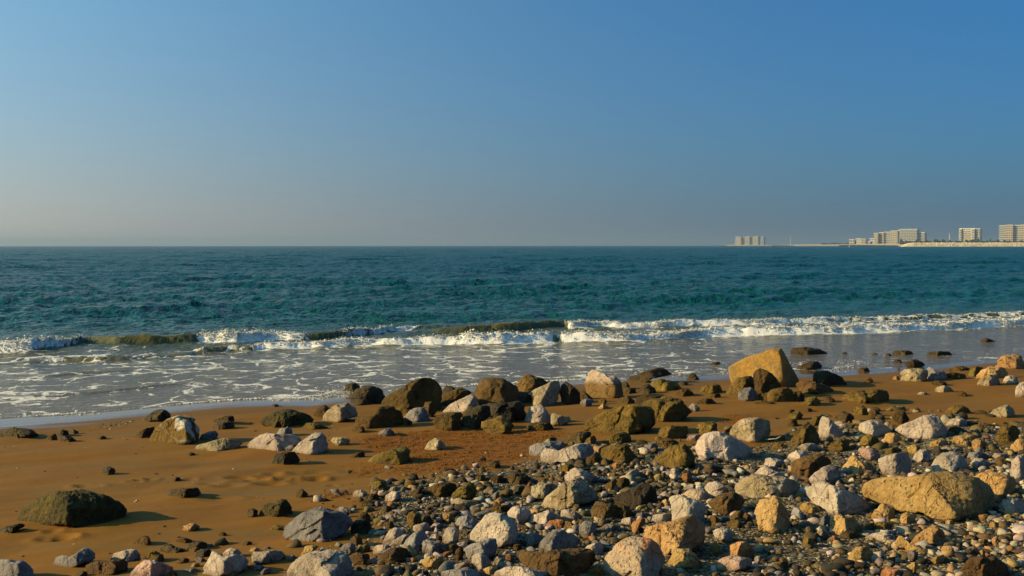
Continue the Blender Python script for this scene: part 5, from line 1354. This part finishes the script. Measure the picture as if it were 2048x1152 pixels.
# specks of weed and shell strewn over the bare sand
qx, qy = rs.uniform(-6.5, 0, 420), rs.uniform(5.6, 13, 420)
ok = (np.abs(qx) < .53 * qy) & (shore_y(qx) - qy > 1.2)
qx, qy = qx[ok], qy[ok]
qs = .0025 + .008 * rs.rand(len(qx)) ** 2.5
px_ = np.concatenate([px_, qx]); py_ = np.concatenate([py_, qy]); size = np.concatenate([size, qs])
tint = np.concatenate([tint, np.where(rs.rand(len(qx), 1) < .2, np.array([[.38, .33, .26]]), np.array([[.035, .025, .012]]))])
pos = np.concatenate([pos, np.stack([qx, qy, beach_z(qx, qy) + qs * .25], 1)])
r3 = np.concatenate([r3, np.stack([qs * 2.0, qs, qs * .6], 1)])
# broken brown rubble between the big stones and at the sandy fringe
FRINGE = ground_poly([(690, 1010), (730, 965), (810, 935), (960, 930), (1060, 895), (1150, 870), (1290, 850), (1420, 880), (1560, 850), (1720, 815), (2048, 830), (2048, 960), (1700, 950), (1400, 985), (1100, 1010), (900, 1030), (700, 1090), (560, 1110), (380, 1125), (420, 1060), (560, 1075)])
fx, fy = rs.uniform(-6, 9, 9000), rs.uniform(4.5, 13, 9000)
fk = rs.rand(9000) < .16 * blur_mask(fx, fy, FRINGE, .5, 12) * np.clip(.7 + 1.0 * fbm(v3(fx * 1.3, fy * 1.3), 3, 88), 0, 1.5)
fx, fy = fx[fk], fy[fk]
fs = .022 + .050 * rs.rand(len(fx)) ** 2.2
fpal = np.array([(.05, .038, .016), (.10, .075, .026), (.16, .12, .042), (.03, .025, .016), (.24, .20, .13), (.34, .31, .26), (.12, .08, .04)])
fcol = fpal[rs.choice(7, len(fx), p=[.22, .22, .18, .14, .1, .06, .08])] * rs.uniform(.75, 1.2, (len(fx), 1)) * np.array([.68, .62, .48])
px_ = np.concatenate([px_, fx]); py_ = np.concatenate([py_, fy]); size = np.concatenate([size, fs]); tint = np.concatenate([tint, fcol])
pos = np.concatenate([pos, np.stack([fx, fy, beach_z(fx, fy, False) + fs * rs.uniform(.05, .5, len(fx))], 1)])
r3 = np.concatenate([r3, np.stack([fs * rs.uniform(.9, 1.6, len(fx)), fs * rs.uniform(.75, 1.1, len(fx)), fs * rs.uniform(.5, .95, len(fx))], 1)])
order = size > .0175
parts, cols = [], []
for sel, lev in ((order, 2), (~order, 1)):
    a, b, k = lumps(pos[sel], r3[sel], rs.uniform(0, 6.28, sel.sum()), lev, .75, rs)
    parts.append((a, b)); cols.append(np.repeat(tint[sel], k, 0))
co, fc = merge(parts)
N = Nodes('shingle pebbles')
geo = N.n('NewGeometry').outputs['Position']
tc = N.attr('tint').outputs['Color']
pc = N.mix(1.0, tc, N.ramp(N.noise(geo, 70.0, 4, .65), [(.3, (.68,) * 3), (.6, (1.1,) * 3)]), 'MULTIPLY')
PEB = N.surface(N.principled(Base_Color=pc, Roughness=.85, Specular_IOR_Level=.25, Normal=N.bump(N.noise(geo, 160.0, 4, .6), .5, .006)))
peb = link('shingle', mesh_from('shingle', co, fc, True, colors=np.concatenate(cols)), PEB)
tag(peb, 'mixed grey, cream and brown pebbles lying between the stones', kind='stuff')
print('pebbles', n1, 'tris', len(fc))

# pellets of sand thrown up by crabs, in strings radiating from burrows
rs = np.random.RandomState(8)
pts = []
for poly in PELLETS:
    q = np.array(poly)
    x0, x1, y0, y1 = q[:, 0].min(), q[:, 0].max(), q[:, 1].min(), q[:, 1].max()
    nb = int(26 * (x1 - x0) * (y1 - y0)) + 4
    for k in range(nb):
        bx_, by_ = rs.uniform(x0 - .1, x1 + .1), rs.uniform(y0 - .1, y1 + .1)
        for a in rs.uniform(0, 6.28, rs.randint(5, 10)):
            t = np.arange(.02, rs.uniform(.12, .38), .017)
            aa = a + .9 * t
            pts.append(np.stack([bx_ + t * np.cos(aa), by_ + t * np.sin(aa)], 1) + rs.normal(size=(len(t), 2)) * .004)
pts = np.concatenate(pts)
m_ = np.zeros(len(pts))
for poly in PELLETS:
    m_ = np.maximum(m_, blur_mask(pts[:, 0], pts[:, 1], poly, .14, 8))
pts = pts[rs.rand(len(pts)) < m_]
sz_ = rs.uniform(.0045, .0085, len(pts))
pos = np.stack([pts[:, 0], pts[:, 1], beach_z(pts[:, 0], pts[:, 1], False) + .006 + sz_ * .5], 1)
octa = (np.array([[1, 0, 0], [-1, 0, 0], [0, 1, 0], [0, -1, 0], [0, 0, 1.0]]), np.array([[0, 2, 4], [2, 1, 4], [1, 3, 4], [3, 0, 4]]))
co = (octa[0][None] * sz_[:, None, None] * np.array([1.2, 1.2, 1.0]) + pos[:, None, :]).reshape(-1, 3)
fc = (octa[1][None] + (np.arange(len(pts)) * 5)[:, None, None]).reshape(-1, 3)
N = Nodes('sand pellets')
geo = N.n('NewGeometry').outputs['Position']
PEL = N.surface(N.principled(Base_Color=N.ramp(N.noise(geo, 18.0, 3), [(.3, (.13, .048, .007)), (.7, (.185, .077, .016))]), Roughness=.9, Specular_IOR_Level=.1))
pel_o = link('sand_pellets', mesh_from('sand_pellets', co, fc, True), PEL)
tag(pel_o, 'orange brown pellets of sand thrown up round crab burrows', kind='stuff')
print('pellets', len(pts))

# ------------------------------------------------------------------ the far coast
def plain(name, c, rough=.8, noise=.2, scale=.2):
    N = Nodes(name)
    geo = N.n('NewGeometry').outputs['Position']
    f = N.ramp(N.noise(geo, scale, 4), [(.3, (1 - noise,) * 3), (.7, (1 + noise * .5,) * 3)])
    return N.surface(N.principled(Base_Color=N.mix(1.0, tuple(.95 * q for q in c), f, 'MULTIPLY'), Roughness=rough, Specular_IOR_Level=.3))


def box_arrays(x0, x1, y0, y1, z0, z1):
    v = np.array([(x, y, z) for z in (z0, z1) for y in (y0, y1) for x in (x0, x1)], float)
    f = np.array([(0, 2, 3, 1), (4, 5, 7, 6), (0, 1, 5, 4), (2, 6, 7, 3), (0, 4, 6, 2), (1, 3, 7, 5)])
    return v, f


def boxes(name, bs, mat, parent=None):
    co, fc = merge([box_arrays(*b) for b in bs])
    return link(name, mesh_from(name, co, fc, False), mat, parent)


M_CREAM = plain('cream render', (.56, .46, .32)); M_WHITE = plain('white render', (.66, .62, .55)); M_SAND = plain('sand render', (.50, .37, .22))
M_GREY = plain('grey render', (.36, .37, .38)); M_GLASS = plain('window glass', (.06, .075, .09), .2, .1); M_ROOF = plain('roof tar', (.25, .22, .20))
M_LAND = plain('far sand', (.46, .38, .27), .95, .3, .02); M_TREE = plain('far trees', (.02, .03, .015), .95, .5, .1); M_STEEL = plain('galvanised steel', (.5, .5, .5), .5)


def far_x(px, Y):
    return (px - 1024) / FOC * Y


def far_z(py, Y):
    return CAM_H + (492.3 - py) / FOC * Y


WIN = {}


def building(label, name, Y, px0, px1, ytop, blocks, cat='hotel', group='hotels on the far shore'):
    """blocks: (px0, px1, top px, depth offset m, material, bays, floors, style)"""
    root = tag(link(name, None, loc=(far_x((px0 + px1) / 2, Y), Y, 0)), label, cat, group)
    ox = far_x((px0 + px1) / 2, Y)
    root.rotation_euler = (0, 0, rad(-34))
    for b0, b1, top, dy, mat, bays, floors in blocks:
        x0, x1, h = far_x(b0, Y) - ox, far_x(b1, Y) - ox, far_z(top, Y)
        boxes('wall', [(x0, x1, dy, dy + 26, -1, h)], mat, root)
        boxes('roof', [(x0 - .4, x1 + .4, dy - .6, dy + 26.4, h, h + 1.1)], M_WHITE, root)
        cw, fh = (x1 - x0) / bays, (h - 2) / floors
        key = (round(cw, 2), round(fh, 2))
        if key not in WIN:
            me = boxes('window', [(-.36 * cw, .36 * cw, -.12, .0, -.30 * fh, .34 * fh), (-.45 * cw, .45 * cw, -1.0, 0, -.42 * fh, -.31 * fh)], M_GLASS)
            me.data.materials.append(M_WHITE)
            for p in me.data.polygons:
                p.material_index = 0 if p.index < 6 else 1
            WIN[key] = me.data
            bpy.data.objects.remove(me)
        for i in range(bays):
            for j in range(floors):
                link('window', WIN[key], None, root, (x0 + (i + .5) * cw, dy, 2 + (j + .5) * fh))
    return root


b = building('hazy pale hotel slab standing alone far out across the water', 'hotel', 5200, 1470, 1527, 475,
             [(1470, 1482, 475.5, -10, M_CREAM, 3, 8), (1482, 1492, 476.5, 4, M_GREY, 3, 7), (1492, 1499, 474.8, -4, M_SAND, 2, 8), (1499, 1510, 475.8, 6, M_GREY, 3, 8), (1510, 1517, 474.6, -4, M_CREAM, 2, 8), (1517, 1527, 476, 4, M_GREY, 3, 7)])
b = building('stepped cream hotel with a tall grey glass block at its end', 'hotel', 2700, 1750, 1845, 461,
             [(1750, 1758, 468.5, -8, M_CREAM, 3, 7), (1758, 1768, 467, 0, M_SAND, 3, 7), (1768, 1782, 466, 4, M_GREY, 5, 7), (1782, 1795, 464, -4, M_CREAM, 4, 8),
              (1795, 1800, 462.5, 0, M_WHITE, 2, 9), (1800, 1832, 461, -6, M_GREY, 10, 10), (1832, 1845, 467.5, 2, M_GREY, 4, 8)])
b = building('white square hotel with a dark recessed window front', 'hotel', 2500, 1918, 1957, 459.5,
             [(1919, 1923, 460.5, -4, M_WHITE, 1, 7), (1923, 1942, 463.5, 0, M_CREAM, 7, 7), (1942, 1947, 460.5, -4, M_WHITE, 1, 7), (1919, 1947, 459.4, 3, M_WHITE, 8, 8), (1947.3, 1957, 460, 2, M_GREY, 3, 7)])
b = building('wide yellow and grey hotel cut by the frame edge', 'hotel', 2600, 2000, 2068, 452.5,
             [(2000, 2014, 453.5, 0, M_GREY, 5, 9), (2014, 2026, 452.5, -8, M_SAND, 3, 9), (2026, 2041, 453, 0, M_GREY, 5, 9), (2041, 2052, 452.5, -8, M_SAND, 3, 9), (2052, 2068, 453.5, 0, M_GREY, 5, 9)])
b = building('low pale villas row on the far sand spit', 'villa_row', 3100, 1698, 1748, 479,
             [(1698, 1708, 481, 0, M_CREAM, 3, 2), (1710, 1722, 479.5, 4, M_WHITE, 4, 3), (1724, 1730, 480, 0, M_CREAM, 2, 3), (1738, 1748, 479, 2, M_WHITE, 3, 3)], 'villas', None)
b = building('tiny pale beach hut at the end of the villas', 'beach_hut', 2900, 1738, 1742, 485, [(1738, 1741.5, 485.5, -10, M_WHITE, 1, 1)], 'hut', None)

# sand spit and shore that carry them
rs = np.random.RandomState(2)


def strip(name, pts, Y, label, mat, depth):
    o = []
    for i, (px, py) in enumerate(pts):
        x = far_x(px, Y); z = max(far_z(py, Y), .3)
        o += [(x, Y - 6, -2), (x, Y, z * .7), (x, Y + depth * .5, z), (x, Y + depth, z), (x, Y + depth + 10, -2)]
    co = np.array(o, float).reshape(len(pts), 5, 3)
    me = mesh_from(name, co.reshape(-1, 3), grid_faces(len(pts), 5), True)
    return tag(link(name, me, mat), label, kind='structure')


strip('sand_spit', [(1588, 492.3), (1605, 491.2), (1640, 490.4), (1720, 489.2), (1800, 488.4), (1900, 488), (2100, 487.5)], 3600, 'low pale sand spit along the horizon', M_LAND, 300)
strip('far_island', [(1455, 492.2), (1470, 490.8), (1527, 490.6), (1560, 492.2)], 5150, 'low island under the lone hazy hotel', M_LAND, 250)
strip('reclaimed_land', [(1795, 492), (1815, 489.6), (1900, 488.4), (2300, 487.8)], 2350, 'flat made ground behind the rock breakwater', M_LAND, 420)

# trees on the made ground: a far line that reads as one dark band
tp, tr = [], []
for px in np.arange(1640, 2300, .55):
    if rs.rand() < (.75 if px > 1800 else .35):
        Y = 2440 if px > 1800 else 3700
        hgt = (rs.uniform(4, 9) if px > 1800 else rs.uniform(3, 6)) * (1.5 if rs.rand() < .12 else 1)
        tp.append((far_x(px, Y), Y - rs.uniform(0, 40), far_z(488.6, Y) * .6 + hgt * .5)); tr.append((rs.uniform(2, 4), 2.5, hgt * .55))
a, f_, _ = lumps(np.array(tp), np.array(tr), rs.uniform(0, 6, len(tp)), 2, .9, rs)
tag(link('far_trees', mesh_from('far_trees', a, f_, True), M_TREE), 'dark line of low trees on the far shore', kind='stuff')

# rubble breakwater
bw = tag(link('breakwater', None, loc=(far_x(1800, 1800), 1800, 0)), 'long pale rubble breakwater running out of frame before the hotels', 'breakwater')
L0 = 0.0; L1 = far_x(2700, 1800) - far_x(1800, 1800)
hb_ = far_z(487.4, 1800)
prof = [(-10, -2), (-2, hb_ * .72), (3, hb_), (8, hb_), (18, -2)]
xs = np.array([0, 10, 22, L1 * .5, L1])
k0 = np.array([.05, .7, 1, 1, 1])
co = np.array([[(x, y, -2 + (z + 2) * k) for y, z in prof] for x, k in zip(xs, k0)])
M_RUB = plain('pale rubble', (.58, .47, .30), .95, .35, .3)
link('core', mesh_from('core', co.reshape(-1, 3), grid_faces(len(xs), 5), True), M_RUB, bw)
n = 5200
x = rs.uniform(0, L1, n); q = rs.rand(n)
kx = np.interp(x, xs, k0)
y = -9 + q * 13; z = (-2 + (np.interp(y, [-10, -2, 3, 8], [-2, hb_ * .72, hb_, hb_]) + 2) * kx)
s = rs.uniform(.5, 1.15, n)
a, f_, k = lumps(np.stack([x, y, z], 1), np.stack([s * 1.3, s, s * .9], 1), rs.uniform(0, 6, n), 1, .5, rs)
tn = np.array([(.60, .49, .32), (.52, .42, .28), (.66, .57, .42), (.40, .32, .21)])[rs.randint(0, 4, n)]
N = Nodes('breakwater stones')
ARM = N.surface(N.principled(Base_Color=N.attr('tint').outputs['Color'], Roughness=.9))
arm = link('armour_stones', mesh_from('armour_stones', a, f_, False, colors=np.repeat(tn, k, 0)), ARM, bw)
arm['kind'] = 'stuff'

# two light masts
for px, top, Y, lab in ((1580.5, 476.5, 3500, 'thin pale mast alone on the sand spit'), (1898, 470, 2600, 'pale lamp mast between the stepped hotel and the white one')):
    r = tag(link('mast', None, loc=(far_x(px, Y), Y, 0)), lab, 'mast')
    h = far_z(top, Y)
    boxes('pole', [(-.5, .5, -.5, .5, 0, h)], M_WHITE, r)
    boxes('lamp_head', [(-1.3, 1.3, -.9, .9, h, h + 1.6)], M_STEEL, r)

# a white buoy and a bird are specks on the water
r = tag(link('buoy', None, loc=(far_x(1698, 1500), 1500, 0)), 'white buoy floating before the sand spit', 'buoy')
a, f_, _ = lumps(np.array([[0, 0, .3]]), np.array([[.9, .9, .8]]), np.zeros(1), 2, .05, rs)
link('float', mesh_from('float', a, f_, True), M_WHITE, r)
boxes('topmark', [(-.2, .2, -.2, .2, .9, 2.2)], M_WHITE, r)


# ------------------------------------------------------------------ small things on the beach
def tube(name, pts, r, mat, n=6):
    P = np.array(pts, float)
    T = np.gradient(P, axis=0); T /= np.linalg.norm(T, axis=1)[:, None]
    A = np.cross(T, [0, 0, 1.0]); A /= np.maximum(np.linalg.norm(A, axis=1)[:, None], 1e-6)
    B = np.cross(A, T)
    rr = np.interp(np.linspace(0, 1, len(P)), [0, 1], r) if isinstance(r, tuple) else np.full(len(P), r)
    an = np.linspace(0, 2 * math.pi, n + 1)
    co = P[:, None] + rr[:, None, None] * (np.cos(an)[None, :, None] * A[:, None] + np.sin(an)[None, :, None] * B[:, None])
    return mesh_from(name, co.reshape(-1, 3), grid_faces(len(P), n + 1), True)


def on_ground(pix, lift):
    o = []
    for (px, py), l in zip(pix, lift):
        g = ground_hit(px, py)[0]
        o.append((g[0], g[1], g[2] + l))
    return np.array(o)


M_CORD = plain('old cord', (.34, .36, .25)); M_WOOD = plain('driftwood', (.14, .11, .075), .9, .4, 30)
g = on_ground([(1530, 886), (1552, 888), (1568, 880), (1580, 872), (1590, 868)], [.03, .05, .05, .04, .02])
tag(link('cord', tube('cord', g - g[0], .006, M_CORD), M_CORD, loc=tuple(g[0])), 'thin pale cord stretched between stones near the olive cone', 'cord')
g = on_ground([(961, 843), (965, 840), (968, 836), (972, 831)], [.0, .02, .05, .07])
tag(link('twig', tube('twig', g - g[0], (.006, .002), M_WOOD), M_WOOD, loc=tuple(g[0])), 'bare grey twig sticking up in the shade of the domed boulder', 'twig')

# ------------------------------------------------------------------ air
bx, _f = box_arrays(-14000, 14000, -300, 12600, -6, 75)
hz = link('haze', mesh_from('haze', bx, _f, False))
hm = bpy.data.materials.new('sea haze'); hm.use_nodes = True
t = hm.node_tree; t.nodes.clear()
o_ = t.nodes.new('ShaderNodeOutputMaterial'); v_ = t.nodes.new('ShaderNodeVolumePrincipled')
v_.inputs['Density'].default_value = HAZE
v_.inputs['Color'].default_value = (.26, .38, .54, 1)
v_.inputs['Anisotropy'].default_value = 0.2
t.links.new(v_.outputs[0], o_.inputs['Volume'])
hz.data.materials.append(hm)
hz['kind'] = 'stuff'
hz['label'] = 'pale sea haze in the air over the water'
